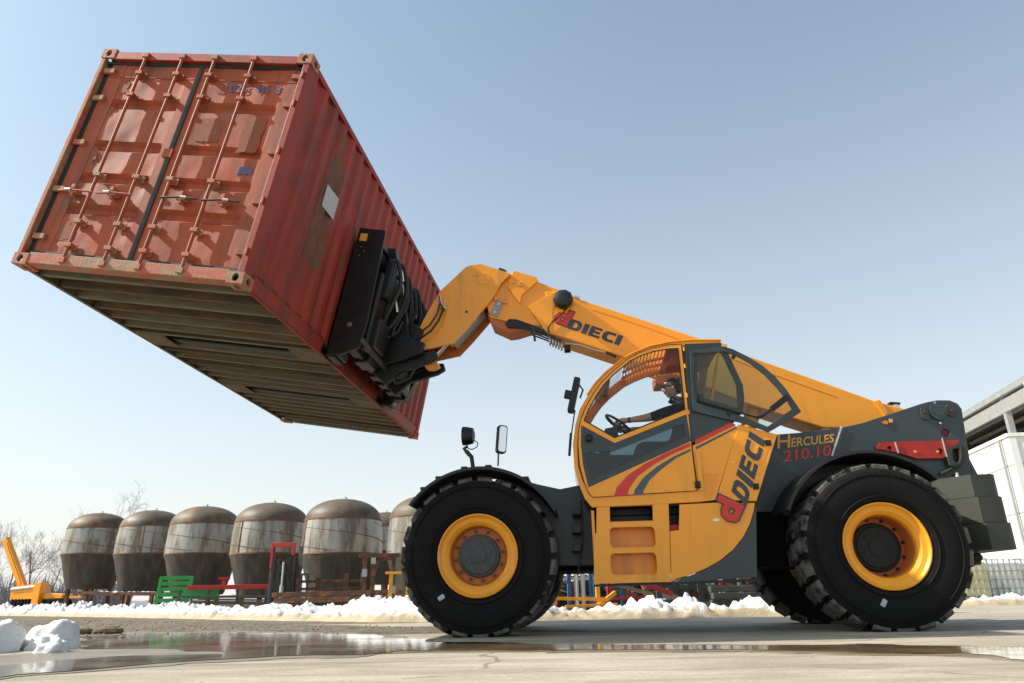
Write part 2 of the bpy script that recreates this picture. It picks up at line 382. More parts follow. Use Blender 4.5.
GM = bpy.data.materials.new('yard_ground'); GM.use_nodes = True
def ground_material(m):
    nt = m.node_tree; nd = nt.nodes; lk = nt.links; b = nd['Principled BSDF']
    tc = nd.new('ShaderNodeTexCoord')
    def no(scale, detail=6, rough=.6, vec=None, st=None):
        n = nd.new('ShaderNodeTexNoise'); n.inputs['Scale'].default_value = scale; n.inputs['Detail'].default_value = detail; n.inputs['Roughness'].default_value = rough
        if st:
            mp = nd.new('ShaderNodeMapping'); mp.inputs['Scale'].default_value = st; lk.new(tc.outputs['Object'], mp.inputs[0]); lk.new(mp.outputs[0], n.inputs['Vector'])
        else: lk.new(tc.outputs['Object'], n.inputs['Vector'])
        return n.outputs['Fac']
    def ramp(v, a, c0, c1, a2):
        r = nd.new('ShaderNodeValToRGB'); r.color_ramp.elements[0].position = a; r.color_ramp.elements[1].position = a2
        r.color_ramp.elements[0].color = (*c0, 1); r.color_ramp.elements[1].color = (*c1, 1); lk.new(v, r.inputs[0]); return r.outputs[0]
    def mix(f, a, b_, mode='MIX'):
        x = nd.new('ShaderNodeMix'); x.data_type = 'RGBA'; x.blend_type = mode
        if isinstance(f, float): x.inputs[0].default_value = f
        else: lk.new(f, x.inputs[0])
        for s_, k in ((a, 'A'), (b_, 'B')):
            if isinstance(s_, tuple): x.inputs[k].default_value = (*s_, 1)
            else: lk.new(s_, x.inputs[k])
        return x.outputs['Result']
    def math_(op, a, b_=None):
        x = nd.new('ShaderNodeMath'); x.operation = op
        for k, s_ in enumerate((a, b_)):
            if s_ is None: continue
            if isinstance(s_, (int, float)): x.inputs[k].default_value = s_
            else: lk.new(s_, x.inputs[k])
        return x.outputs[0]
    big = no(.35, 5); med = no(2.2, 7, .7, st=(.5, 1.6, 1)); fine = no(38, 4, .7); grit = no(110, 2)
    conc = ramp(big, .35, (.355, .315, .255), (.475, .432, .358), .65)
    conc = mix(.75, conc, ramp(med, .32, (.55, .52, .47), (1.06, 1.05, 1.02), .62), 'MULTIPLY')
    conc = mix(.8, conc, ramp(fine, .25, (.62, .60, .56), (1.05, 1.05, 1.05), .6), 'MULTIPLY')
    cr = nd.new('ShaderNodeTexVoronoi'); cr.feature = 'DISTANCE_TO_EDGE'; cr.inputs['Scale'].default_value = .55
    cn = nd.new('ShaderNodeTexNoise'); cn.inputs['Scale'].default_value = 1.8; cn.inputs['Detail'].default_value = 6; lk.new(tc.outputs['Object'], cn.inputs['Vector'])
    cm = nd.new('ShaderNodeMix'); cm.data_type = 'RGBA'; cm.inputs[0].default_value = .22; lk.new(tc.outputs['Object'], cm.inputs['A']); lk.new(cn.outputs['Color'], cm.inputs['B']); lk.new(cm.outputs['Result'], cr.inputs['Vector'])
    crack = math_('MULTIPLY', math_('LESS_THAN', cr.outputs['Distance'], .006), math_('GREATER_THAN', big, .5))
    conc = mix(math_('MULTIPLY', crack, .6), conc, (.12, .10, .075))
    spk = ramp(grit, .66, (0, 0, 0), (.5, .5, .5), .72); conc = mix(spk, conc, (.13, .11, .085))
    # tyre and drainage tracks running along the slab
    trk = no(.9, 4, .6, st=(.10, 2.6, 1)); conc = mix(ramp(trk, .52, (0, 0, 0), (.42, .42, .42), .68), conc, (.20, .175, .135))
    # damp stains
    st = no(1.1, 6, .62, st=(.35, 1.3, 1))
    conc = mix(ramp(st, .60, (0, 0, 0), (.55, .55, .55), .70), conc, (.15, .125, .09))
    # joints between slabs
    sx = nd.new('ShaderNodeSeparateXYZ'); lk.new(tc.outputs['Object'], sx.inputs[0])
    wob = math_('MULTIPLY', math_('SUBTRACT', no(1.3, 3), .5), .08)
    def joint(val, w):
        return math_('LESS_THAN', math_('ABSOLUTE', math_('ADD', val, wob)), w)
    yy = math_('SUBTRACT', sx.outputs['Y'], math_('MULTIPLY', sx.outputs['X'], -.05))
    j = joint(math_('SUBTRACT', yy, 4.72), .010)
    j2 = joint(math_('SUBTRACT', math_('MODULO', math_('ADD', yy, 100.6), 5.0), 2.5), .012)
    conc = mix(math_('MULTIPLY', j, .65), conc, (.10, .08, .06))
    conc = mix(math_('MULTIPLY', j2, .5), conc, (.10, .08, .06))
    # gravel
    gv = nd.new('ShaderNodeTexVoronoi'); gv.inputs['Scale'].default_value = 14; lk.new(tc.outputs['Object'], gv.inputs['Vector'])
    gcol = mix(.75, ramp(gv.outputs['Color'], .2, (.09, .072, .05), (.24, .20, .145), .8), ramp(no(.8, 6), .3, (.5, .47, .42), (1, 1, 1), .7), 'MULTIPLY')
    # region: gravel left of / behind the slab, border wobbling
    bw = math_('MULTIPLY', math_('SUBTRACT', no(.7, 5), .5), 2.2)
    edge = math_('ADD', math_('ADD', math_('MULTIPLY', sx.outputs['X'], .95), sx.outputs['Y']), bw)   # y + .95x
    g1 = math_('LESS_THAN', edge, 9.4)
    far = math_('GREATER_THAN', math_('ADD', sx.outputs['Y'], bw), 8.4)
    reg = math_('MULTIPLY', g1, far)
    beh = math_('MULTIPLY', math_('GREATER_THAN', sx.outputs['Y'], 12.6), math_('LESS_THAN', sx.outputs['X'], 7.5))
    reg = math_('MAXIMUM', reg, beh)
    col = mix(reg, conc, gcol)
    lk.new(col, b.inputs['Base Color'])
    rr = ramp(st, .55, (.78,)*3, (.45,)*3, .70); lk.new(rr, b.inputs['Roughness'])
    b.inputs['Specular IOR Level'].default_value = .3
    h = math_('ADD', math_('MULTIPLY', fine, .25), math_('MULTIPLY', math_('MULTIPLY', gv.outputs['Distance'], reg), 1.6))
    h = math_('ADD', h, math_('MULTIPLY', med, .25))
    bp = nd.new('ShaderNodeBump'); bp.inputs['Strength'].default_value = .6; bp.inputs['Distance'].default_value = .02
    lk.new(h, bp.inputs['Height']); lk.new(bp.outputs[0], b.inputs['Normal'])
ground_material(GM)
g = MB().grid(lambda u, v: (-700+1400*u, -300+1500*v, 0), 20, 20).build('ground', GM); tag(g, kind='structure')

# puddles: real sheets of water lying in hollows of the yard
PM = bpy.data.materials.new('puddle_water'); PM.use_nodes = True
_b = PM.node_tree.nodes['Principled BSDF']; _b.inputs['Base Color'].default_value = (.085, .060, .036, 1)
_b.inputs['Roughness'].default_value = .06; _b.inputs['IOR'].default_value = 1.33
_n = PM.node_tree.nodes.new('ShaderNodeTexNoise'); _n.inputs['Scale'].default_value = 9; _n.inputs['Detail'].default_value = 3
_tc = PM.node_tree.nodes.new('ShaderNodeTexCoord'); PM.node_tree.links.new(_tc.outputs['Object'], _n.inputs['Vector'])
_bp = PM.node_tree.nodes.new('ShaderNodeBump'); _bp.inputs['Strength'].default_value = .07; _bp.inputs['Distance'].default_value = .01
_mud = PM.node_tree.nodes.new('ShaderNodeBsdfPrincipled'); _mud.inputs['Base Color'].default_value = (.13, .092, .055, 1); _mud.inputs['Roughness'].default_value = .30
_mx = PM.node_tree.nodes.new('ShaderNodeMixShader'); _m2 = PM.node_tree.nodes.new('ShaderNodeTexNoise'); _m2.inputs['Scale'].default_value = 1.3; _m2.inputs['Detail'].default_value = 6
PM.node_tree.links.new(_tc.outputs['Object'], _m2.inputs['Vector'])
_mr = PM.node_tree.nodes.new('ShaderNodeMapRange'); _mr.inputs['From Min'].default_value = .42; _mr.inputs['From Max'].default_value = .62; _mr.inputs['To Min'].default_value = .12; _mr.inputs['To Max'].default_value = .5
PM.node_tree.links.new(_m2.outputs['Fac'], _mr.inputs['Value']); PM.node_tree.links.new(_mr.outputs[0], _mx.inputs[0])
PM.node_tree.links.new(_b.outputs[0], _mx.inputs[1]); PM.node_tree.links.new(_mud.outputs[0], _mx.inputs[2]); PM.node_tree.links.new(_mx.outputs[0], PM.node_tree.nodes['Material Output'].inputs[0])
PM.node_tree.links.new(_n.outputs['Fac'], _bp.inputs['Height']); PM.node_tree.links.new(_bp.outputs[0], _b.inputs['Normal'])
WET = mat('damp_concrete', (.19, .155, .105), .38, var=.3, vscale=3, bump=.15, bscale=30)
def puddle(px, seed, name, z=.008, grow=0, m=None):
    rnd = random.Random(seed); P = [G(x, y) for x, y in px]; out = []
    n = len(P)
    for i in range(n):
        a, b = P[i], P[(i+1)%n]; L = (b-a).length; k = max(2, int(L/.12))
        for j in range(k):
            p = a.lerp(b, j/k); w = .06+.018*p.length
            p = p+Vector((nz(p.x, p.y, 1.7, seed)*w*2, nz(p.x, p.y, 2.3, seed+3)*w, 0))
            p = p+Vector((nz(p.x, p.y, 7, seed)*w*.5, nz(p.x, p.y, 8, seed+3)*w*.4, 0))
            out.append((p.x, p.y))
    if grow: out = shrink(out, -grow)
    b = MB(); b.prism(out, z-.003, z, 'xy')
    o = b.build(name, m or PM); return tag(o, kind='structure')
PU1 = [(62,641),(90,637),(125,634.5),(220,632.5),(300,633.5),(380,635.5),(407,638.5),(440,641.5),(520,644.8),(640,645.6),(760,645.4),(880,645.6),(960,646.4),(1040,648.5),(1110,650),
       (1110,664),(1020,660),(940,654.8),(840,653.4),(760,651),(640,650.6),(520,650.6),(460,651.2),(400,652.6),(350,655.5),(280,657),(235,659.5),(190,662),(140,667.5),(86,672),(43,674.5),(-20,680),(-60,684),
       (-60,668),(0,666.5),(40,662.5),(86,659.3),(150,655.8),(215,654.6),(222,653),(190,651.2),(110,649.6),(66,648)]
WETP = [(x, y-1.0-.5*(x < 420)) for x, y in PU1[:15]]+[(x, y+1.6) for x, y in PU1[15:33]]+[(-60, 664), (0, 655), (50, 647)]
puddle(WETP, 1, 'damp_ground', .004, 0, WET)
puddle(PU1, 1, 'puddle')

# ------------------------------------------------------------------ snow
SNOW = bpy.data.materials.new('old_snow'); SNOW.use_nodes = True
def snow_material(m):
    nt = m.node_tree; nd = nt.nodes; lk = nt.links; b = nd['Principled BSDF']
    g_ = nd.new('ShaderNodeNewGeometry'); s_ = nd.new('ShaderNodeSeparateXYZ'); lk.new(g_.outputs['Position'], s_.inputs[0])
    n = nd.new('ShaderNodeTexNoise'); n.inputs['Scale'].default_value = 7; n.inputs['Detail'].default_value = 8; lk.new(g_.outputs['Position'], n.inputs['Vector'])
    # road dirt soaked into the foot of the heap
    mr = nd.new('ShaderNodeMath'); mr.operation = 'MULTIPLY_ADD'; lk.new(n.outputs['Fac'], mr.inputs[0]); mr.inputs[1].default_value = -.30; lk.new(s_.outputs['Z'], mr.inputs[2])
    rp = nd.new('ShaderNodeValToRGB'); rp.color_ramp.elements[0].position = 0; rp.color_ramp.elements[1].position = .11
    rp.color_ramp.elements[0].color = (.36, .29, .19, 1); rp.color_ramp.elements[1].color = (.70, .71, .72, 1)
    ad = nd.new('ShaderNodeMath'); ad.operation = 'ADD'; lk.new(mr.outputs[0], ad.inputs[0]); ad.inputs[1].default_value = .06
    lk.new(ad.outputs[0], rp.inputs[0]); lk.new(rp.outputs[0], b.inputs['Base Color'])
    b.inputs['Roughness'].default_value = .75; b.inputs['Subsurface Weight'].default_value = .0
    n2 = nd.new('ShaderNodeTexNoise'); n2.inputs['Scale'].default_value = 40; n2.inputs['Detail'].default_value = 4; lk.new(g_.outputs['Position'], n2.inputs['Vector'])
    bp = nd.new('ShaderNodeBump'); bp.inputs['Strength'].default_value = .5; bp.inputs['Distance'].default_value = .03
    lk.new(n2.outputs['Fac'], bp.inputs['Height']); lk.new(bp.outputs[0], b.inputs['Normal'])
snow_material(SNOW)
SNOWL = mat('lump_snow', (.74, .73, .71), .8, var=.06, vscale=5, col2=(.60, .58, .53), c2amt=.36, c2scale=5, bump=.5, bscale=45)
def berm(path, width, height, seed, label, step=.05):
    """path: list of (x, y, heightfactor)"""
    pts = [Vector((p[0], p[1])) for p in path]; hs = [p[2] for p in path]
    S = [0]
    for a, b in zip(pts, pts[1:]): S.append(S[-1]+(b-a).length)
    def at(s):
        for i in range(len(S)-1):
            if s <= S[i+1] or i == len(S)-2:
                t = (s-S[i])/(S[i+1]-S[i]); return pts[i].lerp(pts[i+1], t), (pts[i+1]-pts[i]).normalized(), hs[i]*(1-t)+hs[i+1]*t
    L = S[-1]; nu = int(L/step); nv = 22
    rnd = random.Random(seed)
    def fn(u, v):
        p, d, hf = at(u*L); n = Vector((-d.y, d.x)); w = (v-.5)*2
        q = p+n*w*width/2*(1+.35*noise.noise(Vector((u*L*1.1, seed, 0))))
        prof = max(0, 1-abs(w)**3.2)
        lump = .62+.55*noise.noise(Vector((q.x*1.6, q.y*1.6, seed)))+.30*noise.noise(Vector((q.x*4.2, q.y*4.2, seed+5)))+.16*noise.noise(Vector((q.x*10, q.y*10, seed+9)))
        end = min(1, u*L/.5, (1-u)*L/.5)
        z = height*hf*prof*max(.08, lump)*max(0, end)
        # cloddy: cells push out
        dd, pp = noise.voronoi(Vector((q.x*5.5, q.y*5.5, seed)))
        z += height*1.25*hf*prof*max(0, .26-dd[0]*dd[0])*end
        return (q.x, q.y, z-.01)
    o = MB().grid(fn, nu, nv).build('snow_bank', SNOW, smooth=60)
    return tag(o, label, 'snow bank')
berm([(-30, 42, 1.5), (-22.6, 34.5, 1.3), (-17.0, 29.2, 1.4), (-12.8, 25.0, 1.0), (-9.7, 21.7, 1.2), (-7.0, 18.7, .85), (-5.1, 16.7, .9), (-3.7, 15.3, 1.1), (-2.3, 14.0, 1.3), (-1.3, 13.3, 1.45), (-.3, 13.1, 1.3)], 1.1, .34, 2,
     'long low bank of old snow left of the front wheel before the tanks')
berm([(-.4, 13.15, .9), (.3, 13.15, 1.1), (1.2, 13.15, .8), (2.1, 13.15, 1.3), (2.9, 13.15, 1.45), (3.6, 13.15, 1.0), (4.4, 13.15, 1.5), (5.1, 13.15, 1.7), (6.4, 13.15, 1.2)], 1.1, .25, 4, 'snow bank behind the machine between its front and rear wheels')
berm([(10.6, 18.7, .6), (11.8, 18.6, 1.0), (13.0, 18.5, .6), (14.5, 18.4, .35), (17, 18.2, .3)], .8, .30, 6, 'thin strip of snow in front of the caged liquid tanks')
def snow_lump(name, c, r, h, seed, label, group=None):
    def fn(u, v):
        th = 2*math.pi*u; ph = math.pi*.5*v
        d = Vector((math.cos(th)*math.cos(ph), math.sin(th)*math.cos(ph), math.sin(ph)))
        k = 1+.34*noise.noise(d*1.7+Vector((seed, 0, 0)))+.10*noise.noise(d*4.5+Vector((0, seed, 0)))+.05*noise.noise(d*12+Vector((0, seed, 0)))
        return (c[0]+d.x*r*k, c[1]+d.y*r*k, max(-.01, d.z*h*k-.01))
    o = MB().grid(fn, 40, 18).build(name, SNOWL, smooth=70)
    return tag(o, label, 'snow lump', group)
p = G(36, 651); snow_lump('snow_lump', (p.x-.06, p.y+.32), .225, .22, 33, 'white rounded snow lump at left foreground edge of the puddle')
p = G(47, 653); snow_lump('snow_lump', (p.x+.01, p.y+.03), .125, .145, 40, 'small shaded snow lump in front of the white rounded one')
p = G(0, 652); snow_lump('snow_lump', (p.x-.20, p.y+.10), .27, .27, 21, 'shaded snow lump cut by the left edge of the picture')
p = G(-60, 655); snow_lump('snow_lump', (p.x-.35, p.y+.05), .55, .62, 15, 'largest snow heap standing beyond the left edge')
# gravel stones
def pebbles():
    b = MB(); rnd = random.Random(5)
    for k in range(2600):
        x = rnd.uniform(-17, -1.2); y = rnd.uniform(7.8, 20)
        e = y+.95*x
        if not (e < 9.6 and e > 1.5 and y > 8.3+.6*nz(x, y, .7)): continue
        s = rnd.uniform(.005, .016)*(1+.03*y)*(2.0 if rnd.random() < .02 else 1)
        b.ball((x, y, s*.3), s, 5, 3, (1, rnd.uniform(.7, 1.2), rnd.uniform(.5, .8)))
    o = b.build('gravel', mat('gravel_stone', (.24, .20, .15), .9, var=.5, vscale=3), smooth=40); tag(o, 'loose brown gravel beyond the puddle at left', 'gravel', kind='stuff')
pebbles()
rnd = random.Random(11)
for k, (x, y) in enumerate([(54, 636), (62, 635.5), (80, 634.5), (108, 634)]):
    p = G(x, y); b = MB()
    b.ball((p.x, p.y, .03), .075+.02*k, 8, 6, (1.5, .8, .5))
    for i in range(len(b.v)):
        v = Vector(b.v[i]); b.v[i] = tuple(v+Vector((1, 1, .5))*noise.noise(v*14)*.04)
    o = b.build('clod', mat('dark_clod_%d' % k, (.12, .09, .06), .95, var=.4, vscale=12)); tag(o, ['muddy clod nearest the snow lumps at left','second muddy clod right of the snow lumps','third muddy clod at the gravel edge','dark muddy clod farthest right at the gravel edge'][k], 'clod', 'muddy clods at the gravel edge')

# ================================================================== TANKS
def tank(cx, cy, s, seed, label, first=None):
    root = empty('storage_tank', Matrix.Translation((cx, cy, 0))); root.scale = (s,)*3; root.rotation_euler.z = seed*.6
    tag(root, label, 'storage tank', 'row of rusty steel tanks')
    if first:
        for ch in first.children:
            c = ch.copy(); COL.objects.link(c); c.parent = root
        return root
    b = MB(); b.lathe([(1.33, 1.86), (1.325, 2.2), (1.305, 2.6), (1.27, 2.96)], 56, 'z'); b.build('shell', TANK, root, smooth=30)
    b = MB(); pr = [(1.274, 2.94)]
    for k in range(11):
        a = R(90*k/10); pr.append((1.265*math.cos(a)**.90 if k < 10 else .01, 2.98+.70*math.sin(a)**1.05))
    b.lathe(pr, 56, 'z'); b.build('dome', TANKR, root, smooth=35)
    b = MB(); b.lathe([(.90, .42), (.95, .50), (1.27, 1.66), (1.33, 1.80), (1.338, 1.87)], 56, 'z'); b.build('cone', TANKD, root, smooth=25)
    b = MB()
    for z, r in ((1.86, 1.342), (2.96, 1.282)): b.lathe([(r-.02, z-.022), (r+.006, z-.022), (r+.006, z+.022), (r-.02, z+.022)], 56, 'z', closed=True)
    # spiral lifting wire around the shell
    rw_ = lambda z: (1.33 if z < 2.2 else 1.33-(z-2.2)*.092)+.008
    for q0 in (0, 200): b.tube([(math.cos(R(a))*rw_(2.84-.0030*(a-q0)), math.sin(R(a))*rw_(2.84-.0030*(a-q0)), 2.84-.0030*(a-q0)) for a in range(q0, q0+301, 6)], .011, 5)
    b.build('weld_seam', SEAMR, root, smooth=40)
    b = MB()
    for a in (-118,):
        x, y = math.cos(R(a)), math.sin(R(a))
        b.tube([(x*1.33, y*1.33, 1.86), (x*1.325, y*1.325, 2.3), (x*1.305, y*1.305, 2.55), (x*1.27, y*1.27, 2.96)], .03, 6)
    b.build('side_rib', SEAMR, root, smooth=40)
    b = MB(); b.cyl((0, 0, 0), .13, 3.62, 3.69, 'z', 16); b.tube([(.05, 0, 3.66), (.07, 0, 3.74), (.0, 0, 3.77)], .018, 6); b.build('top_flange', RUST, root, bevel=.004)
    for a in (35, 125, 215, 305):
        x, y = math.cos(R(a)), math.sin(R(a))
        bb = MB(); bb.bar((x*.80, y*.80, -.75), (x*.80, y*.80, .55), .14, .14); bb.build('leg', RUST, root, bevel=.005)
    return root
TX = [(95, 32.0, 1.0), (149, 30.0, 1.0), (202, 27.5, 1.0), (269, 25.6, 1.0), (341.5, 23.9, 1.0)]
LB = ['leftmost storage tank of the row, beside the bare tree and yellow crane', 'second storage tank from the left, dark domed, above the rusty frame', 'third storage tank from the left, behind the green slatted panel',
      'fourth storage tank from the left, behind the red and black mast', 'fifth and largest looking storage tank, orange rusty dome, above rusty beams']
first = None
for i, ((px, zc, s), lb) in enumerate(zip(TX, LB)):
    # ray at junction height; zc = depth along the optical axis
    r = ray(px, 555); p = CAM+r*zc
    t = tank(p.x, p.y, s, i+1, lb, first); first = first or t
    t.location.z = p.z-1.86; t.rotation_euler.z = (1.6, .7, 2.4, -.05, -.45)[i]
    if i in (0, 1, 3):
        for ch_ in t.children:
            if ch_.name.startswith('dome'): ch_.material_slots[0].link = 'OBJECT'; ch_.material_slots[0].material = TANKR2
r = ray(386, 550); p = CAM+r*32; t = tank(p.x, p.y, .95, 7, 'small looking far tank seen between the fifth tank and the one by the wheel', first); t.location.z = p.z-1.86
r = ray(430, 555); p = CAM+r*22.2; t = tank(p.x, p.y, 1.0, 8, 'tank half hidden behind the front wheel of the machine', first); t.location.z = p.z-1.86

# ================================================================== YARD CLUTTER
def thing(name, pos, rot, label, cat, group=None):
    o = empty(name, Matrix.Translation(pos) @ Matrix.Rotation(rot, 4, 'Z'))
    if name not in ('bare_tree', 'crane_truck'): o.scale = (1.04, 1, .90) if pos.x < 0 else (.97, 1, .84)
    return tag(o, label, cat, group)
def spot(px, Y):      # ground point under a picture column at distance Y
    r = ray(px, 600); return Vector((r.x/r.y*Y, Y, 0))
def ppm(Y): return 716.5/(Y*1.03)

# green slatted panel, leaning
p = spot(171, 24.0); root = thing('slatted_ramp', p, R(8), 'green painted slatted steel ramp panel standing before the third tank', 'ramp')
b = MB()
for x in (-.45, .45):
    b = MB(); b.bar((x, 0, 0), (x+.05, .12, 1.32), .07, .09); b.build('side_rail', GREEN, root, bevel=.005)
b = MB()
for k in range(7): z = .10+k*.188; b.bar((-.45+.05*z, z*.115-.02, z+.05), (.45+.05*z, z*.115-.02, z+.05), .03, .13)
b.build('slat', GREEN, root, bevel=.004)
for x in (-.38, .5):
    b = MB().bar((x, .37, .0), (x, .37, 1.02), .05); b.build('post', STEELD, root)
# green/dark trailer frame behind with red beam
p = spot(222, 22.6); root = thing('steel_trailer_frame', p, R(4), 'low dark steel frame with a red top beam right of the green ramp', 'frame')
b = MB(); b.bar((-1.0, 0, .90), (1.35, -.1, .90), .12, .14); b.build('top_beam', REDP, root, bevel=.006)
b = MB(); b.bar((.0, 0, .9), (.0, 0, 1.2), .10); b.box(-.14, .14, -.08, .08, 1.15, 1.22); b.build('stub_post', REDP, root)
b = MB()
for z, y in ((.62, -.3), (.42, .2), (.25, -.35)): b.bar((-1.15, y, z), (1.4, y-.1, z-.03), .08, .07)
for x in (-1.1, -.3, .5, 1.3): b.bar((x, -.3, 0), (x, -.3, .85), .06)
b.build('lower_frame', STEELD, root, bevel=.004)
b = MB().box(-1.2, -.2, .25, .33, .55, .85); b.build('side_board', GREEN, root)
b = MB()
for k in range(5): b.bar((-1.3+.15*k, -.4+.12*k, .3+.06*k), (1.1+.1*k, -.5+.15*k, .22+.06*k), .07, .05)
b.build('timber', WOOD, root)
# forklift mast
p = spot(283, 19.8); root = thing('forklift_mast', p, R(-6), 'black forklift mast with a red top frame before the fourth tank', 'mast')
for x in (-.37, .37):
    b = MB(); b.bar((x, 0, .1), (x, 0, 1.95), .065, .08); b.build('mast_rail', STEELD, root, bevel=.004)
b = MB(); b.bar((-.41, 0, 2.0), (.22, 0, 2.0), .08, .12); b.bar((.17, 0, 1.7), (.17, 0, 1.92), .07).bar((-.37, -.05, 1.35), (-.37, -.05, 1.95), .07, .06); b.build('top_crossbar', REDP, root, bevel=.005)
b = MB()
for x in (-.27, -.13, .13, .27): b.bar((x, -.1, .0), (x, -.1, 1.6+.1*x), .075)
for z in (1.5, 1.15, .5): b.bar((-.3, -.1, z), (.3, -.1, z), .05, .12)
b.build('inner_mast', BLK, root, bevel=.004)
b = MB(); b.tube([(0, -.16, .05), (0, -.16, .85)], .05, 10).tube([(0, -.16, .8), (0, -.16, 1.5)], .028, 8); b.build('lift_cylinder', SIL, root, smooth=40)
b = MB()
for x in (.45, .62): b.bar((x, -.05, 0), (x, -.05, 1.15), .05)
b.bar((.40, -.05, 1.15), (.68, -.05, 1.15), .06); b.build('side_guard', STEELD, root)
# rusty beams pile
p = spot(336, 18.3); root = thing('beam_stack', p, R(-3), 'stack of long rusty brown steel beams right of the black mast', 'beam stack')
for k, (z, y, l, r_) in enumerate([(.15, 0, 1.45, 0), (.30, .05, 1.5, .01), (.44, 0, 1.4, -.01), (.58, .1, 1.5, 0)]):
    b = MB(); b.bar((-l, y, z), (l, y+r_*5, z+.02*(k % 2)), .3, .10); b.bar((-l, y-.16, z), (l, y-.16+r_*5, z+.02*(k % 2)), .03, .13); b.build('beam', RUST, root, bevel=.004)
p = spot(331, 19.8); root = thing('rusty_box_frame', p, R(5), 'open rusty box frame standing on the beams below the fifth tank', 'frame')
b = MB()
for x in (-.85, -.35, .35, .75): b.bar((x, 0, .0), (x, 0, 1.05+.1*(x > 0)), .10)
for z in (.75, .95): b.bar((-.85, 0, z), (.75, 0, z), .06, .07)
b.bar((-.35, 0, .5), (.35, .1, .8), .05); b.build('frame', RUST, root, bevel=.004)
# brown portal frame & yellow racks near the front wheel
p = spot(379, 16.7); root = thing('portal_stand', p, R(3), 'brown rusty portal stand with pale wrapped posts left of the front wheel', 'stand')
for x in (-.33, -.15, .28):
    b = MB(); b.bar((x, 0, 0), (x, 0, 1.42), .085); b.build('post', RUST, root, bevel=.004)
b = MB(); b.bar((-.46, 0, 1.45), (.40, 0, 1.45), .12, .10); b.bar((-.3, .05, 1.36), (.3, .05, 1.36), .1, .05); b.build('head_beam', RUST, root, bevel=.004)
b = MB()
for x, z in ((-.33, .95), (.28, .55), (-.15, 1.25)):
    b = MB(); b.box(x-.05, x+.05, -.055, .055, z, z+.18); b.build('label_wrap', LABEL, root)
p = spot(397, 15.8); root = thing('trestle', p, R(0), 'ochre yellow steel trestle standing close to the front tyre', 'trestle')
for x in (-.15, .20):
    b = MB(); b.bar((x, 0, 0), (x+.02, 0, .98), .07); b.build('leg', YEL2, root, bevel=.004)
b = MB(); b.bar((-.25, 0, 1.0), (.5, 0, 1.0), .08, .06); b.bar((.1, 0, 1.0), (.62, .05, .2), .03); b.build('top_rail', YEL2, root)
# low rusty sledge frame under tanks 1-2 (with snow on it)
p = spot(108, 28.6); root = thing('rusty_chassis', p, R(-8), 'long low rusty chassis carrying clods of snow under the two leftmost tanks', 'chassis')
b = MB(); b.bar((-1.3, 0, .92), (3.0, 0, .80), .14, .12); b.bar((-.6, .5, .85), (2.7, .5, .78), .1, .1)
for x in (-.9, .55, 1.7, 2.6): b.bar((x, 0, .0), (x, 0, .85), .12)
b.build('frame', RUST, root, bevel=.006)
b = MB(); rr_ = random.Random(3)
for k in range(16): b.ball((-.3+.2*k, .05+rr_.uniform(-.1, .1), .93-.02*k*.3), rr_.uniform(.05, .09), 7, 5, (1.3, 1, .6))
b.build('snow_cover', SNOW, root, smooth=50)

# ----- behind the machine, seen under its belly
def rackthing(px, Y, kind, label, cat, name):
    p = spot(px, Y); root = thing(name, p, R(5), label, cat)
    return root
root = rackthing(578, 15.8, 0, 'blue and silver upright frame seen under the machine behind the front wheel', 'frame', 'upright_frame')
for x in (-.18, .30):
    b = MB(); b.bar((x, 0, 0), (x, 0, 1.3), .08); b.build('post', BLUEP, root)
b = MB(); b.tube([(-.02, 0, .1), (-.02, 0, 1.2)], .05, 8).tube([(.12, 0, .1), (.12, 0, 1.2)], .05, 8).bar((-.3, 0, .85), (.4, 0, .85), .07); b.build('cylinder', SIL, root)
root = rackthing(590, 14.3, 0, 'ochre yellow pallet frame behind the snow under the machine', 'pallet frame', 'pallet_frame')
b = MB(); b.bar((-.75, 0, .40), (.35, 0, .36), .10, .07).bar((-.5, -.1, .22), (.5, -.1, .25), .14, .06).bar((.16, 0, .2), (.16, 0, 1.1), .08).bar((.1, -.1, .2), (.55, .2, .5), .05, .09); b.build('frame', YEL2, root, bevel=.004)
root = rackthing(618, 16.6, 0, 'blue steel cross frame behind the steps of the machine', 'frame', 'blue_frame')
b = MB(); b.bar((-.5, 0, .05), (-.5, 0, 1.2), .09).bar((-.5, 0, .75), (.5, 0, .75), .08, .1).bar((.1, 0, 0), (.1, 0, 1.2), .07); b.build('frame', BLUEP, root)
root = rackthing(636, 14.8, 0, 'red steel braces leaning in a diagonal under the machine', 'brace', 'red_brace')
b = MB(); b.bar((-.5, 0, .98), (.75, 0, .45), .09, .10).bar((-.55, .1, .05), (-.5, .1, .9), .07).bar((-.1, .1, .1), (-.1, .1, .8), .06).bar((-.6, .05, .35), (.4, .05, .42), .06).bar((.15, 0, .5), (.65, 0, .95), .06); b.build('frame', REDP, root, bevel=.004)
b = MB(); b.bar((-.5, -.1, .7), (.3, -.1, .45), .05, .08).bar((.3, .2, .4), (.3, .2, 1.1), .06); b.build('cross_member', WOOD, root)
root = rackthing(712, 16.2, 0, 'long grey shelf rack of scrap parts seen under the belly plate', 'shelf rack', 'shelf_rack')
for z in (.62, 1.0, .28):
    b = MB(); b.box(-1.35, 1.35, -.35, .35, z-.03, z+.03); b.build('shelf', STEELD, root)
for x in (-1.3, -.4, .5, 1.3):
    b = MB(); b.bar((x, -.36, 0), (x, -.36, 1.35), .06); b.build('post', GALV if x > 0 else STEELD, root)
rr_ = random.Random(9); cols = [REDP, GALV, STEELD, RUST, BLUEP, WOOD, WHITEW, BLK]
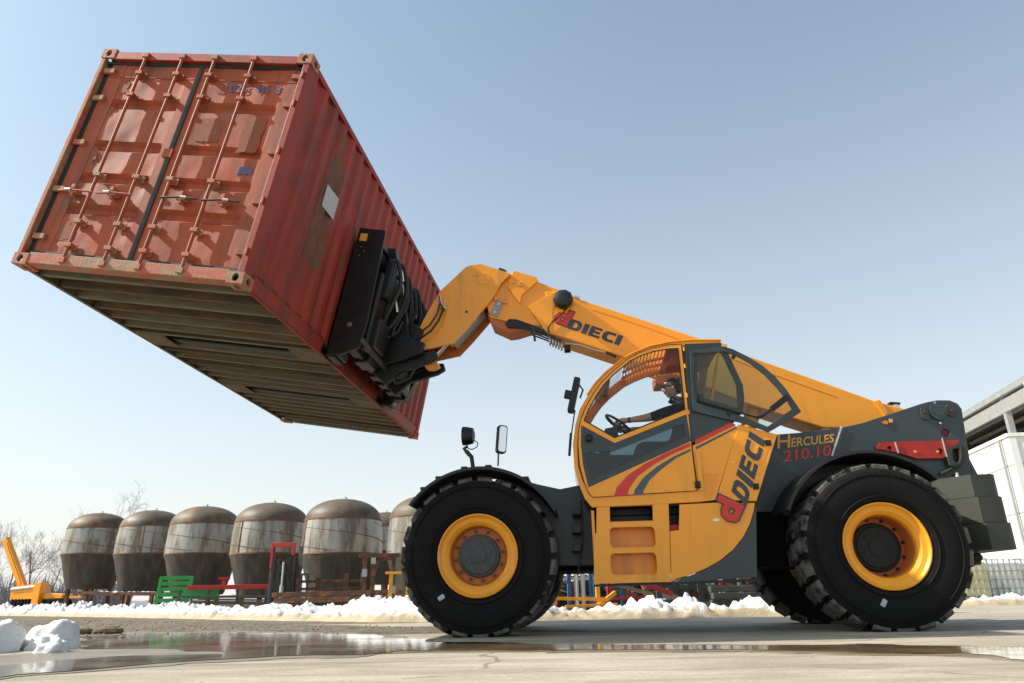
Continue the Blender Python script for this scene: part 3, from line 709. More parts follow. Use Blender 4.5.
for k in range(26):
    x = -1.25+2.5*k/25; z = (.65, 1.03, .31)[k % 3]; h = rr_.uniform(.08, .24); w = rr_.uniform(.03, .08)
    b = MB()
    if k % 2: b.tube([(x, -.2, z), (x, -.2, z+h)], w, 8)
    else: b.box(x-w, x+w, -.3, -.05, z, z+h)
    b.build('spare_part', cols[rr_.randrange(8)], root, bevel=.005)
root = rackthing(757, 14.6, 0, 'dark timber sleeper stack low behind the rear wheel', 'timber stack', 'timber_stack')
for k in range(4):
    b = MB(); b.bar((-.9, .1*(k % 2), .09+.15*k), (.7, 0, .09+.15*k), .16, .13); b.build('sleeper', STEELD, root, bevel=.01)

rr_ = random.Random(31)
for px, Y, lb in ((566, 19.5, 'dark scrap heap behind the blue and silver uprights'), (640, 20.5, 'dark scrap heap behind the red braces'), (735, 20.0, 'dark scrap heap behind the shelf rack')):
    p = spot(px, Y); root = thing('scrap_heap', p, R(4), lb, 'scrap heap')
    for k in range(26):
        x = rr_.uniform(-1.6, 1.6); z = rr_.uniform(.1, 1.15); b = MB(); m_ = [STEELD, RUST, BLK2, GALV, WOOD, BLUEP, REDP][min(6, int(rr_.random()**1.7*7))]
        a = rr_.uniform(-.5, .5) if k % 3 else rr_.uniform(1.2, 1.9); L = rr_.uniform(.4, 1.1)
        b.bar((x-L/2*math.cos(a), rr_.uniform(-.3, .3), max(.05, z-L/2*math.sin(a))), (x+L/2*math.cos(a), rr_.uniform(-.3, .3), z+L/2*math.sin(a)), rr_.uniform(.06, .2), rr_.uniform(.05, .16))
        b.build('scrap_piece', m_, root, bevel=.006)
    b = MB(); b.prism([(-1.8, 0), (1.8, 0), (1.7, .7), (.9, .95), (-.2, .85), (-1.2, 1.0), (-1.75, .6)], .35, .7); b.build('bin', STEELD, root, bevel=.02)

# ================================================================== BACKGROUND LEFT: crane truck, trees
def crane():
    p = spot(41, 36.0); root = thing('crane_truck', p, R(-12), 'yellow truck mounted crane parked at the far left beside the tanks', 'crane truck'); root.scale = (.56, .56, .72)
    b = MB(); b.prism([(-2.6, .95), (2.6, 1.0), (2.6, 1.25), (.3, 1.35), (-.1, 1.95), (-2.6, 1.75)], -.6, .6); b.build('chassis', YEL, root, bevel=.02)
    b = MB(); b.prism([(-.05, .25), (.62, .22), (.62, 2.0), (-.05, 2.0)], -.95, -.4); b.build('outrigger_box', YEL, root, bevel=.03)
    b = MB(); b.bar((-2.0, 0, 1.7), (-4.9, 0, 4.9), .45, .50).bar((-2.2, -.25, 1.9), (-4.6, -.25, 4.6), .07, .28); b.build('crane_arm', YEL, root, bevel=.03)
    b = MB(); b.tube([(-2.6, -.62, 1.6), (-.1, -.62, 1.75)], .10, 8).tube([(-2.6, -.5, 1.3), (-.1, -.5, 1.45)], .06, 8); b.build('hydraulic_cylinder', SIL, root, smooth=40)
    b = MB()
    for k in range(7): b.bar((-2.4+.33*k, -.62, .35+.12*(k % 2)), (-2.25+.33*k, -.6, 1.0), .12, .1)
    b.box(-2.4, 2.4, -.5, .5, .6, .95); b.build('underframe', BLK, root)
    for x in (-1.7, 1.75, 3.0):
        b = MB(); b.lathe([(.22, -.62), (.42, -.62), (.48, -.55), (.48, -.3), (.2, -.3)], 24, 'y', (x, 0, .48), closed=True); b.lathe([(.24, -.56), (.24, -.4)], 20, 'y', (x, 0, .48)); b.build('wheel', TYRE, root, smooth=40)
    b = MB(); b.box(.95, 4.2, -.35, .35, .98, 1.12); b.build('rear_beam', YEL2, root)
crane()

def tree(px, Y, H, seed, label, lean=0):
    rnd = random.Random(seed); base = spot(px, Y)
    root = thing('bare_tree', base, 0, label, 'tree', 'bare trees beyond the yard')
    tb = MB(); cb = MB()
    def grow(p, d, L, r, lev):
        n = 4; pts = [p]; rs = [r]; q = p.copy(); dd = d.copy()
        for k in range(n):
            dd = (dd+Vector((rnd.gauss(0, .11), rnd.gauss(0, .11), rnd.gauss(.02, .06)))).normalized()
            q = q+dd*L/n; pts.append(q.copy()); rs.append(max(.006, r*(1-.55*(k+1)/n)))
        (tb if lev < 2 else cb).tube(pts, rs, 6 if lev < 2 else 3, caps=False)
        if lev >= 4: return
        nb = (6, 5, 4, 3)[lev]
        for k in range(nb):
            t = rnd.uniform(.3, 1) if lev else rnd.uniform(.25, 1); i = min(n-1, int(t*n)); s = pts[i].lerp(pts[i+1], t*n-i)
            a = rnd.uniform(0, 6.283); sp = rnd.uniform(.45, .95)
            o = dd.orthogonal().normalized(); o.rotate(Matrix.Rotation(a, 3, dd))
            nd_ = (d*math.cos(sp)+o*math.sin(sp)+Vector((0, 0, .18))).normalized()
            grow(s, nd_, L*rnd.uniform(.42, .68), max(.007, rs[i]*.45), lev+1)
    grow(Vector((0, 0, 0)), Vector((lean, 0, 1)).normalized(), H*.55, H*.010, 0)
    tb.build('trunk', TRUNK, root, smooth=60); cb.build('crown', TWIG, root, smooth=60)
tree(88, 58, 10.4, 1, 'tall bare tree whose crown shows above the leftmost tank', .08)
tree(30, 52, 7.4, 5, 'slender bare tree left of the leftmost tank, leaning right', .22)
tree(8, 60, 7.2, 7, 'bare tree behind the yellow crane arm')
tree(50, 60, 6.0, 9, 'small bare tree right of the slender leaning one')
tree(-12, 58, 7.4, 13, 'bare tree at the very left edge of the picture')
tree(72, 66, 6.0, 17, 'bare tree directly behind the left side of the leftmost tank')
# scrubby far hedge
def brush():
    rnd = random.Random(21); b = MB()
    for k in range(2600):
        px = rnd.uniform(-70, 130); Y = rnd.uniform(62, 74); q = spot(px, Y); h = rnd.uniform(1.0, 3.6)*(.8+.5*nz(q.x, 0, .25))
        z = rnd.uniform(0, h*.5); d = Vector((rnd.gauss(0, .35), rnd.gauss(0, .3), 1))
        b.tube([(q.x, q.y, z), (q.x+d.x*.5, q.y+d.y*.5, z+h*.4), (q.x+d.x*1.2, q.y, min(h, z+h*.7))], [.035, .025, .01], 3, caps=False)
    o = b.build('scrub', mat('grey_scrub', (.27, .245, .26), .9, var=.2)); tag(o, 'grey leafless scrub along the far edge of the yard', 'scrub', kind='stuff')
brush()
far = MB()
def farfn(u, v):
    a = R(-75+150*u); r_ = 420; h = (5+4*noise.noise(Vector((u*14, 0, 3)))+2*noise.noise(Vector((u*60, 0, 3))))
    return (math.sin(a)*(r_+30*v), math.cos(a)*(r_+30*v), h*min(1, v*2)-.2)
far.grid(farfn, 200, 4)
tag(far.build('hills', mat('far_tree_line', (.20, .20, .23), .9, var=.2, vscale=.05), smooth=60), kind='structure')

# ================================================================== BUILDINGS RIGHT
def building():
    az = R(10.5); da = Vector((math.sin(az), math.cos(az), 0)); ra = Vector((math.cos(az), -math.sin(az), 0))
    # near top corner of the white building is at picture (1007, 433.5)
    c = D(1007, 433.5, 24.0)
    T = frame(Vector((c.x, c.y, 0)), ra, da, Z)
    root = empty('white_building', T); tag(root, 'white clad flat roofed building at the right edge behind the counterweight', 'building')
    H = c.z
    b = MB(); b.box(0, 14, 0, 16, .0, H-.12); b.build('wall', WHITEW, root)
    b = MB(); b.box(-.06, 14.06, -.06, 16.06, H-.12, H); b.build('roof_edge', WHITEW, root, bevel=.01)
    b = MB()
    for z in (H-1.05, H-2.6): b.box(-.012, .0, -.01, 16, z, z+.03).box(-.012, 14, -.012, 0, z, z+.03)
    for k in range(1, 12): b.box(-.008, .0, 1.3*k, 1.3*k+.018, 0, H-1.05)
    b.build('cladding_joint', CONCW, root)
    b = MB(); b.tube([(-.09, .5, H-.12), (-.09, .5, .1)], .045, 8); b.build('downpipe', GALV, root, smooth=40)
    b = MB()
    for z0, z1 in ((H-1.35, H-1.0), (H-2.3, H-1.5)): b.box(.30, 13, -.03, 0, z0, z1)
    b.build('window_band', mat('blue_grey_glazing', (.10, .14, .18), .15, var=.1), root)
    b = MB(); b.box(0.0, .22, -.04, 0, 0, H-.13); b.build('corner_trim', WHITEW, root)
    # canopy hall behind
    e = D(1022, 377, 33.0); dl = D(957, 405, 33.0)
    T2 = frame(Vector((e.x, e.y, 0)), ra, da, Z); H2 = e.z
    r2 = empty('steel_canopy_hall', T2); tag(r2, 'open sided steel canopy hall with grey roof behind the white building', 'hall')
    L = 26
    b = MB(); b.prism([(0, H2), (12, H2+1.0), (24, H2), (24, H2-.12), (12, H2+.88), (0, H2-.12)], -.5, L); b.build('roof', ROOFM, r2)
    b = MB(); b.box(-.18, .02, -.5, L, H2-.38, H2-.1); b.build('gutter', GALV, r2, bevel=.02)
    b = MB(); b.box(-.02, .10, -.5, L, H2-1.15, H2-.5); b.build('eave_beam', GALV, r2, bevel=.01)
    for k in range(8):
        b = MB(); x = .9+1.4*k; b.box(x, x+.12, -.4, L, H2-.30, H2-.12); b.build('purlin', GALV, r2)
    for k in range(2):
        y = 2.4+14*k
        b = MB(); b.box(.0, .28, y, y+.28, 0, H2-.4); b.build('column', GALV, r2, bevel=.01)
        b = MB(); b.prism([(.28, H2-.75), (12, H2-.1), (23.8, H2-.75), (23.8, H2-.4), (12, H2+.25), (.28, H2-.4)], y, y+.22); b.build('rafter', STEELD, r2)
    b = MB(); b.box(3.2, 24, 9, L, 0, H2-1.3); b.build('inner_wall', CONCW, r2)
    b = MB(); b.box(6.0, 23, 2, 8.9, 0, H2-2.3); b.build('store_room', CONCW, r2)
    b = MB(); b.tube([(-.1, -.35, H2-.3), (-.1, -.35, H2-.75), (.12, -.1, H2-1.1), (.12, -.1, H2-3.0), (.12, -.1, .1)], .08, 8); b.build('downpipe', WHITEW, r2, smooth=40)
building()
def ibc(px, Y, m, label, n):
    p = spot(px, Y); T = Matrix.Translation(p) @ Matrix.Rotation(R(-10.5), 4, 'Z')
    root = empty('caged_tank', T); tag(root, label, 'liquid tank', 'caged liquid tanks before the white building')
    b = MB(); b.box(-.48, .48, -.05, 1.0, .17, 1.08); b.build('bottle', m, root, bevel=.06)
    b = MB()
    for k in range(8): x = -.5+k/7; b.bar((x, -.09, .14), (x, -.09, 1.12), .022)
    for z in (.16, .38, .60, .82, 1.12): b.bar((-.5, -.09, z), (.5, -.09, z), .022)
    for k in range(8): y = -.09+1.1*k/7; b.bar((-.52, y, .14), (-.52, y, 1.12), .022)
    for z in (.16, .38, .60, .82, 1.12): b.bar((-.52, -.09, z), (-.52, 1.0, z), .022)
    b.build('cage', GALV, root)
    b = MB(); b.box(-.5, .5, -.1, 1.0, .0, .035).box(-.5, .5, -.1, 1.0, .11, .14)
    for x in (-.45, 0, .45): b.box(x-.06, x+.06, -.1, 1.0, .035, .11)
    b.build('pallet', BLK2, root)
ibc(973, 19.9, IBCY, 'yellowed caged liquid tank nearest the rear wheel', 0)
ibc(1008, 20.4, IBCW, 'white caged liquid tank right of the yellowed one', 1)
ibc(1043, 20.9, IBCW, 'white caged liquid tank at the right edge of the picture', 2)

# ================================================================== CONTAINER
CW_, CH_, CL_ = 2.438, 2.591, 6.058
cont = empty('shipping_container', CT); tag(cont, 'red twenty foot shipping container held high on the forks, its doors to the camera', 'container')
# local: x 0..W (door width), y 0..L, z 0..H ; door end at y = 0
def casting(x0, y0, z0, sx, sy, sz):
    """corner casting: hollow block of three holed plates and a core"""
    b = MB(); a, c, h = .162, .178, .118; t = .028
    X0, X1 = (x0, x0+a) if sx > 0 else (x0-a, x0)
    Y0, Y1 = (y0, y0+c) if sy > 0 else (y0-c, y0)
    Z0, Z1 = (z0, z0+h) if sz > 0 else (z0-h, z0)
    # end plate with hole (facing y)
    ye = (Y0, Y0+t) if sy > 0 else (Y1-t, Y1)
    b.prism([(X0, Z0), (X1, Z0), (X1, Z1), (X0, Z1)], ye[0], ye[1], 'xz', [ellipse((X0+X1)/2, (Z0+Z1)/2, .032, .04, 16)])
    xe = (X1-t, X1) if sx < 0 else (X0, X0+t)
    ya, yb = (Y0+t+.0005, Y1) if sy > 0 else (Y0, Y1-t-.0005)
    b.prism([(ya, Z0), (yb, Z0), (yb, Z1), (ya, Z1)], xe[0], xe[1], 'yz', [ellipse((ya+yb)/2, (Z0+Z1)/2, .04, .035, 16)])
    ze = (Z0, Z0+t) if sz > 0 else (Z1-t, Z1)
    xa, xb = (X0+t+.0005, X1) if sx > 0 else (X0, X1-t-.0005)
    b.prism([(xa, ya), (xb, ya), (xb, yb), (xa, yb)], ze[0], ze[1], 'xy', [ellipse((xa+xb)/2, (ya+yb)/2, .032, .06, 16)])
    b.cur = 1
    b.box(min(xa, xb)+.0+(.05 if sx > 0 else 0), max(xa, xb)-(.05 if sx < 0 else 0), ya+.04, yb-.01, Z0+.04 if sz > 0 else Z0+.003, Z1-.003 if sz > 0 else Z1-.04)
    b.build('corner_casting', [RUSTC, BLK], cont, bevel=.004)
for x, sx in ((-.006, 1), (CW_+.006, -1)):
    for y, sy in ((-.006, 1), (CL_+.006, -1)):
        for z, sz in ((-.006, 1), (CH_+.006, -1)): casting(x, y, z, sx, sy, sz)
# corner posts (door end): front face shows narrow worn post
for x0, x1 in ((.006, .055), (CW_-.075, CW_-.006)):
    b = MB(); b.box(x0, x1, .0, .15, .112, CH_-.112); b.build('corner_post', RED if x0 > 1 else RUSTC, cont, bevel=.006)
for x0, x1 in ((.006, .16), (CW_-.16, CW_-.006)):
    b = MB(); b.box(x0, x1, CL_-.12, CL_, .112, CH_-.112); b.build('corner_post', RED, cont, bevel=.006)
b = MB(); b.box(.156, CW_-.156, .0, .12, CH_-.125, CH_-.025); b.build('door_header', RED, cont, bevel=.006)
b = MB(); b.box(.156, CW_-.156, .0, .14, .012, .128); b.build('door_sill', RUSTC, cont, bevel=.006)
b = MB(); b.box(.156, CW_-.156, CL_-.12, CL_-.005, CH_-.11, CH_-.02); b.build('end_header', RED, cont); b = MB(); b.box(.156, CW_-.156, CL_-.12, CL_-.005, .01, .15); b.build('end_sill', UNDER, cont)
# side rails
for x0, x1 in ((.006, .066), (CW_-.066, CW_-.006)):
    b = MB(); b.box(x0, x1, .17, CL_-.17, CH_-.085, CH_-.02); b.build('top_side_rail', RED, cont, bevel=.006)
# bottom rail with fork pocket openings
YP = (2.03, 4.03); PW = .36
for x0, x1 in ((.010, .022), (CW_-.022, CW_-.010)):
    RAILM = RUSTC if x0 < 1 else RED
    b = MB()
    hs = [rrect(yc-PW/2, yc+PW/2, .022, .137, .01, 2) for yc in YP]
    b.prism([(.17, .004), (CL_-.17, .004), (CL_-.17, .165), (.17, .165)], x0, x1, 'yz', hs)
    xa, xb = (x0, x0+.045) if x0 < 1 else (x1-.045, x1)
    b.box(xa, xb, .17, YP[0]-PW/2-.02, .003, .012).box(xa, xb, YP[0]+PW/2+.02, YP[1]-PW/2-.02, .003, .012).box(xa, xb, YP[1]+PW/2+.02, CL_-.17, .003, .012)
    b.box(xa, xb, .17, CL_-.17, .158, .17)
    b.build('bottom_side_rail', UNDER if x0 < 1 else RED, cont)
# corrugated sides
def corr(x, sgn):
    b = MB(); pitch = .278; d = .036; y0, y1 = .15, CL_-.12; pts = []; y = y0
    n = int((y1-y0)/pitch); pitch = (y1-y0)/n
    for k in range(n):
        a = y0+k*pitch
        pts += [(a, 0), (a+.26*pitch, 0), (a+.50*pitch, 1), (a+.76*pitch, 1)]
    pts.append((y1, 0))
    ids = []
    for yy, q in pts:
        xx = x-sgn*d*q
        ids.append([b.V((xx, yy, z)) for z in (.165, .9, 1.7, CH_-.08)])
    for A, B in zip(ids, ids[1:]):
        for k in range(3): b.F([A[k], B[k], B[k+1], A[k+1]])
    # inner skin gives the panel its thickness
    o = b.build('side_panel', RED, cont); so = o.modifiers.new('t', 'SOLIDIFY'); so.thickness = .004
    return o
SIDE_MAT = RED
corr(CW_-.016, 1); corr(.016, -1)
b = MB(); n = 9
pts = []
for k in range(n):
    a = .16+k*(CW_-.32)/n; p_ = (CW_-.32)/n; pts += [(a, 0), (a+.26*p_, 0), (a+.5*p_, 1), (a+.76*p_, 1)]
pts.append((CW_-.16, 0)); ids = [[b.V((x, CL_-.02-.035*q, z)) for z in (.15, CH_-.1)] for x, q in pts]
for A, B in zip(ids, ids[1:]): b.F([A[0], B[0], B[1], A[1]])
b.build('end_panel', RED, cont)
b = MB(); b.grid(lambda u, v: (.03+u*(CW_-.06), .1+v*(CL_-.2), CH_-.03+.012*(1 if int(v*58) % 2 else 0)), 1, 58); b.build('roof_panel', RED, cont)
b = MB(); b.box(.03, CW_-.03, .13, CL_-.1, .168, .20); b.build('floor', UFLR, cont)
# cross members
k = 0; y = .30
while y < CL_-.25:
    if all(abs(y-yc) > PW/2+.06 for yc in YP):
        b = MB(); q_ = .006*math.sin(y*23)
        b.box(.03, CW_-.03, y-.0025, y+.0025, .03, .168).box(.03, CW_-.03, y, y+.055, .022+q_, .030+q_).box(.03, CW_-.03, y, y+.05, .160, .166)
        b.build('cross_member', UNDER3 if int(y*37) % 4 == 0 else UNDER, cont)
    y += .262
for yc in YP:
    for s_ in (-1, 1):
        b = MB(); yy = yc+s_*(PW/2+.012); b.box(.03, CW_-.03, yy-.004, yy+.004, .018, .166).box(.03, CW_-.03, min(yy, yy+s_*.05), max(yy, yy+s_*.05), .014, .022); b.build('pocket_wall', UNDER, cont)
    b = MB(); b.box(.03, CW_-.03, yc-PW/2-.02, yc+PW/2+.02, .140, .146); b.build('pocket_top', UNDER2, cont)
    for x0, x1 in ((.03, .40), (CW_-.40, CW_-.03)):
        b = MB(); b.box(x0, x1, yc-PW/2-.02, yc+PW/2+.02, .006, .013); b.build('pocket_plate', mat('pocket_plate_%d_%d' % (int(yc), int(x0)), (.13, .10, .06), .7, var=.3, vscale=5), cont)
# doors
DY = .055            # door skin plane behind the post face
DZ0, DZ1 = .165, CH_-.160
def door(x0, x1, hinge):
    root_ = None
    zs = [(1-v)*(DZ1-DZ0)+DZ0 for v in (.225, .455, .625, .785)]
    w = x1-x0; ix0, ix1 = x0+.17, x1-.10
    if hinge > 0: ix0, ix1 = x0+.10, x1-.17
    # skin with real horizontal V grooves
    b = MB()
    b.box(x0, ix0, DY, DY+.04, DZ0, DZ1); b.box(ix1, x1, DY, DY+.04, DZ0, DZ1)
    zz = [DZ1]+[z for z in zs]+[DZ0]
    cuts = [DZ1]
    prof = [(DZ1, 0)]
    for z in zs: prof += [(z+.075, 0), (z+.035, 1), (z-.015, 1), (z-.055, 0)]
    prof.append((DZ0, 0))
    ids = []
    zz_ = []
    for (za, qa), (zb_, qb) in zip(prof, prof[1:]):
        n_ = max(1, int(abs(za-zb_)/.05))
        for k in range(n_): zz_.append((za+(zb_-za)*k/n_, qa+(qb-qa)*k/n_))
    zz_.append(prof[-1]); NX = 22
    for z, q in zz_:
        row = []
        for i in range(NX+1):
            x = ix0+(ix1-ix0)*i/NX; e_ = min(1, i/2, (NX-i)/2)     # pressed panel, dented by use
            dent = e_*(.011*noise.noise(Vector((x*2.6, z*2.2, 3)))+.005*noise.noise(Vector((x*7, z*6, 9)))+.004)
            row.append(b.V((x, DY+.003+.045*q*min(1, i*1.0, (NX-i)*1.0)+dent, z)))
        ids.append(row)
    for A, B in zip(ids, ids[1:]):
        for i in range(NX): b.F([A[i], A[i+1], B[i+1], B[i]])
    for z in zs:
        pass
    b.box(ix0, ix1, DY+.05, DY+.056, DZ0, DZ1)
    d = b.build('door', REDD, cont, smooth=25)
    return d
xm = CW_*.492
dL = door(.125, xm-.022, -1); dR = door(xm+.022, CW_-.082, 1)
# slightly raised flange line near the top
for d, (a, b_) in ((dL, (.15, xm-.03)), (dR, (xm+.03, CW_-.10))):
    b = MB(); b.box(a, b_, DY-.004, DY+.002, DZ1-.16, DZ1-.152); b.build('weld_line', REDD, d)
# gaskets
b = MB(); b.box(.056, CW_-.076, DY-.012, DY+.05, DZ1+.001, DZ1+.032); b.build('gasket', GASK, cont)
b = MB(); b.box(.056, CW_-.076, DY-.012, DY+.05, DZ0-.032, DZ0-.001); b.build('gasket', GASK, cont)
b = MB(); b.box(xm-.021, xm+.021, DY-.012, DY+.05, DZ0, DZ1); b.build('gasket', GASK, cont)
b = MB(); b.box(.0552, .1245, DY+.01, DY+.05, DZ0, DZ1); b.build('gasket', GASK, cont)  # widened dark band: painted shade of the left post's inner face
b = MB(); b.box(CW_-.0815, CW_-.0752, DY-.012, DY+.05, DZ0, DZ1); b.build('gasket', GASK, cont)
b = MB(); b.box(xm-.07, xm+.03, DY-.022, DY-.001, 1.30, 1.40); b.build('door_overlap_plate', REDD, cont, bevel=.004)
# lock rods
RX = (.22*CW_, .40*CW_, .555*CW_, .738*CW_)
RODM = mat('lock_rod_red', (.28, .070, .034), .6, var=.2, vscale=8, metal=.1)
for i, x in enumerate(RX):
    y = DY-.052
    b = MB(); b.tube([(x, y, .05), (x, y, CH_-.05)], .0165, 12); rod = b.build('lock_rod', RODM, cont, smooth=40)
    for z in (DZ0+.07, DZ0+.33, 1.03, DZ1-.42, DZ1-.14):
        b = MB(); b.box(x-.038, x+.038, y-.022, DY-.001, z-.020, z+.020).box(x-.055, x+.055, DY-.010, DY-.0005, z-.034, z+.034); b.build('rod_bracket', REDD if z > 1.2 else RUSTC, rod, bevel=.003)
    for z in (.065, CH_-.075):
        b = MB(); b.box(x-.035, x+.035, -.022, -.0005, z-.026, z+.030); b.build('cam_keeper', RUSTC, rod, bevel=.004)
    sg = -1 if i < 2 else 1
    zh = DZ0+(1-.70)*(DZ1-DZ0)-.02
    if i < 2: xa, xb = x-.36, x+.03
    else: xa, xb = x-.03, x+.36
    b = MB(); b.tube([(xa, y-.012, zh-.01), ((xa+xb)/2, y-.022, zh), (xb, y-.01, zh+.0)], .0105, 8); b.build('handle', BLK2 if i > 1 else REDD, rod, smooth=40)
    xc = x+sg*.19
    b = MB(); b.box(xc-.05, xc+.05, DY-.075, DY-.001, zh-.022, zh+.022).box(xc-.02, xc+.02, DY-.085, DY-.02, zh+.02, zh+.065).box(xc-.015, xc+.015, DY-.07, DY-.02, zh-.06, zh-.02); b.build('handle_hasp', RUSTC, rod, bevel=.004)
    b = MB(); b.tube([(xc-.0+sg*.01, DY-.088, zh), (xc+sg*.075, DY-.088, zh-.005)], .013, 8); b.build('handle_catch', SIL, rod, smooth=40)
# hinges
for x0, x1, xp in ((.050, .20, .050), (CW_-.17, CW_-.040, CW_-.040)):
    for z in (.32, .86, 1.42, 1.98, 2.33):
        b = MB(); b.box(min(x0, x1)+(.02 if x0 < 1 else 0), max(x0, x1)-(.02 if x0 > 1 else 0), DY-.034, DY-.0005, z-.028, z+.028); b.tube([(xp, -.010 if xp > 1 else .012, z-.04), (xp, -.010 if xp > 1 else .012, z+.04)], .012, 8); b.build('hinge', REDD if x0 > 1 else RUSTC, cont, bevel=.004)
# markings: numbers on right door
def cq(x0, x1, z0, z1, y=None): 
    y = DY-.004 if y is None else y
    return [Vector(p) for p in ((x0, y, z0), (x1, y, z0), (x1, y, z1), (x0, y, z1))]
zt = DZ1-.30
text_on('container_number', '025', cq(1.60, 1.80, zt, zt+.10), BLUEM, cont, bold=.02, thick=.0015)
text_on('container_number', '445', cq(1.89, 2.05, zt, zt+.10), BLUEM, cont, bold=.02, thick=.0015)
text_on('check_digit', '8', cq(2.12, 2.17, zt, zt+.10), BLUEM, cont, bold=.02, thick=.0015)
FADE = mat('rubbed_grey_paint', (.20, .080, .045), .75, var=.5, vscale=18, col2=(.27, .058, .024), c2amt=.5, c2scale=16)
def patch(x0, x1, z0, z1, m, seed, j=.03):
    rr = random.Random(seed); pts = []
    for (a, b_, c_, d_) in ((x0, z0, x1, z0), (x1, z0, x1, z1), (x1, z1, x0, z1), (x0, z1, x0, z0)):
        for k in range(7): t = k/7; pts.append((a+(c_-a)*t+rr.uniform(-j, j), b_+(d_-b_)*t+rr.uniform(-j, j)))
    MBp = MB(); MBp.prism(pts, DY+.0035, DY+.006); return MBp.build('worn_patch', m, cont)
patch(1.47, 1.57, zt-.02, zt+.12, FADE, 1, .012); patch(.28, .42, zt-.05, zt+.1, FADE, 2, .02)
patch(1.42, 1.66, 1.52, 1.80, FADE, 3, .012); patch(1.90, 2.12, 1.42, 1.84, FADE, 4, .015); patch(.22, .36, 1.60, 1.86, FADE, 5)
patch(.22, .36, 1.20, 1.38, FADE, 6); patch(1.98, 2.14, 1.17, 1.25, BLUEM, 7, .008); patch(.30, .5, .25, .5, FADE, 8)
# side patch and label (follow the corrugation: thin plates on outer crests)
def sideplate(pts, m, name, x=CW_-.0145):
    out = []
    for px_, py_ in pts:
        q = onplane(CTI, px_, py_, 0, x); out.append((q.y, q.z))
    b = MB(); b.prism(out, x, x+.002, 'yz'); return b.build(name, m, cont)
def corr_patch(y0, y1, z0, z1, m, name, skew=0, lift=.0025):
    """a skin that follows the corrugated side"""
    b = MB(); d = .036; Y0, Y1 = .15, CL_-.12; n = int((Y1-Y0)/.278); pitch = (Y1-Y0)/n
    def off(y):
        t = ((y-Y0)/pitch) % 1
        if t < .26: return 0
        if t < .5: return (t-.26)/.24
        if t < .76: return 1
        return 1-(t-.76)/.24
    N = 40; ids = []
    for k in range(N+1):
        y = y0+(y1-y0)*k/N; ids.append([b.V((CW_-.016-d*off(y)+lift, y, z0(k/N))), b.V((CW_-.016-d*off(y)+lift, y, z1(k/N)))])
    for A, B in zip(ids, ids[1:]): b.F([A[0], B[0], B[1], A[1]])
    return b.build(name, m, cont)
q = [onplane(CTI, x, y, 0, CW_-.02) for x, y in ((340, 148), (310, 265), (333, 188), (340, 205), (324, 258))]
corr_patch(.94, 1.31, lambda t: .74+.05*math.sin(t*9), lambda t: 2.15-.10*math.sin(t*7+.5), PATCH, 'primer_patch', lift=.007)
b = MB(); b.prism([(.99, 1.425), (1.32, 1.43), (1.322, 1.705), (.99, 1.69)], CW_-.0095, CW_-.0075, 'yz'); b.build('placard', LABEL, cont)

# ================================================================== TELEHANDLER
tel = empty('telehandler', MT); tag(tel, 'large yellow and dark grey telehandler with four big tyres lifting the red container', 'telehandler')
AX = .7634; FX = -1.0595; WB = 3.9399; RX_ = FX+WB
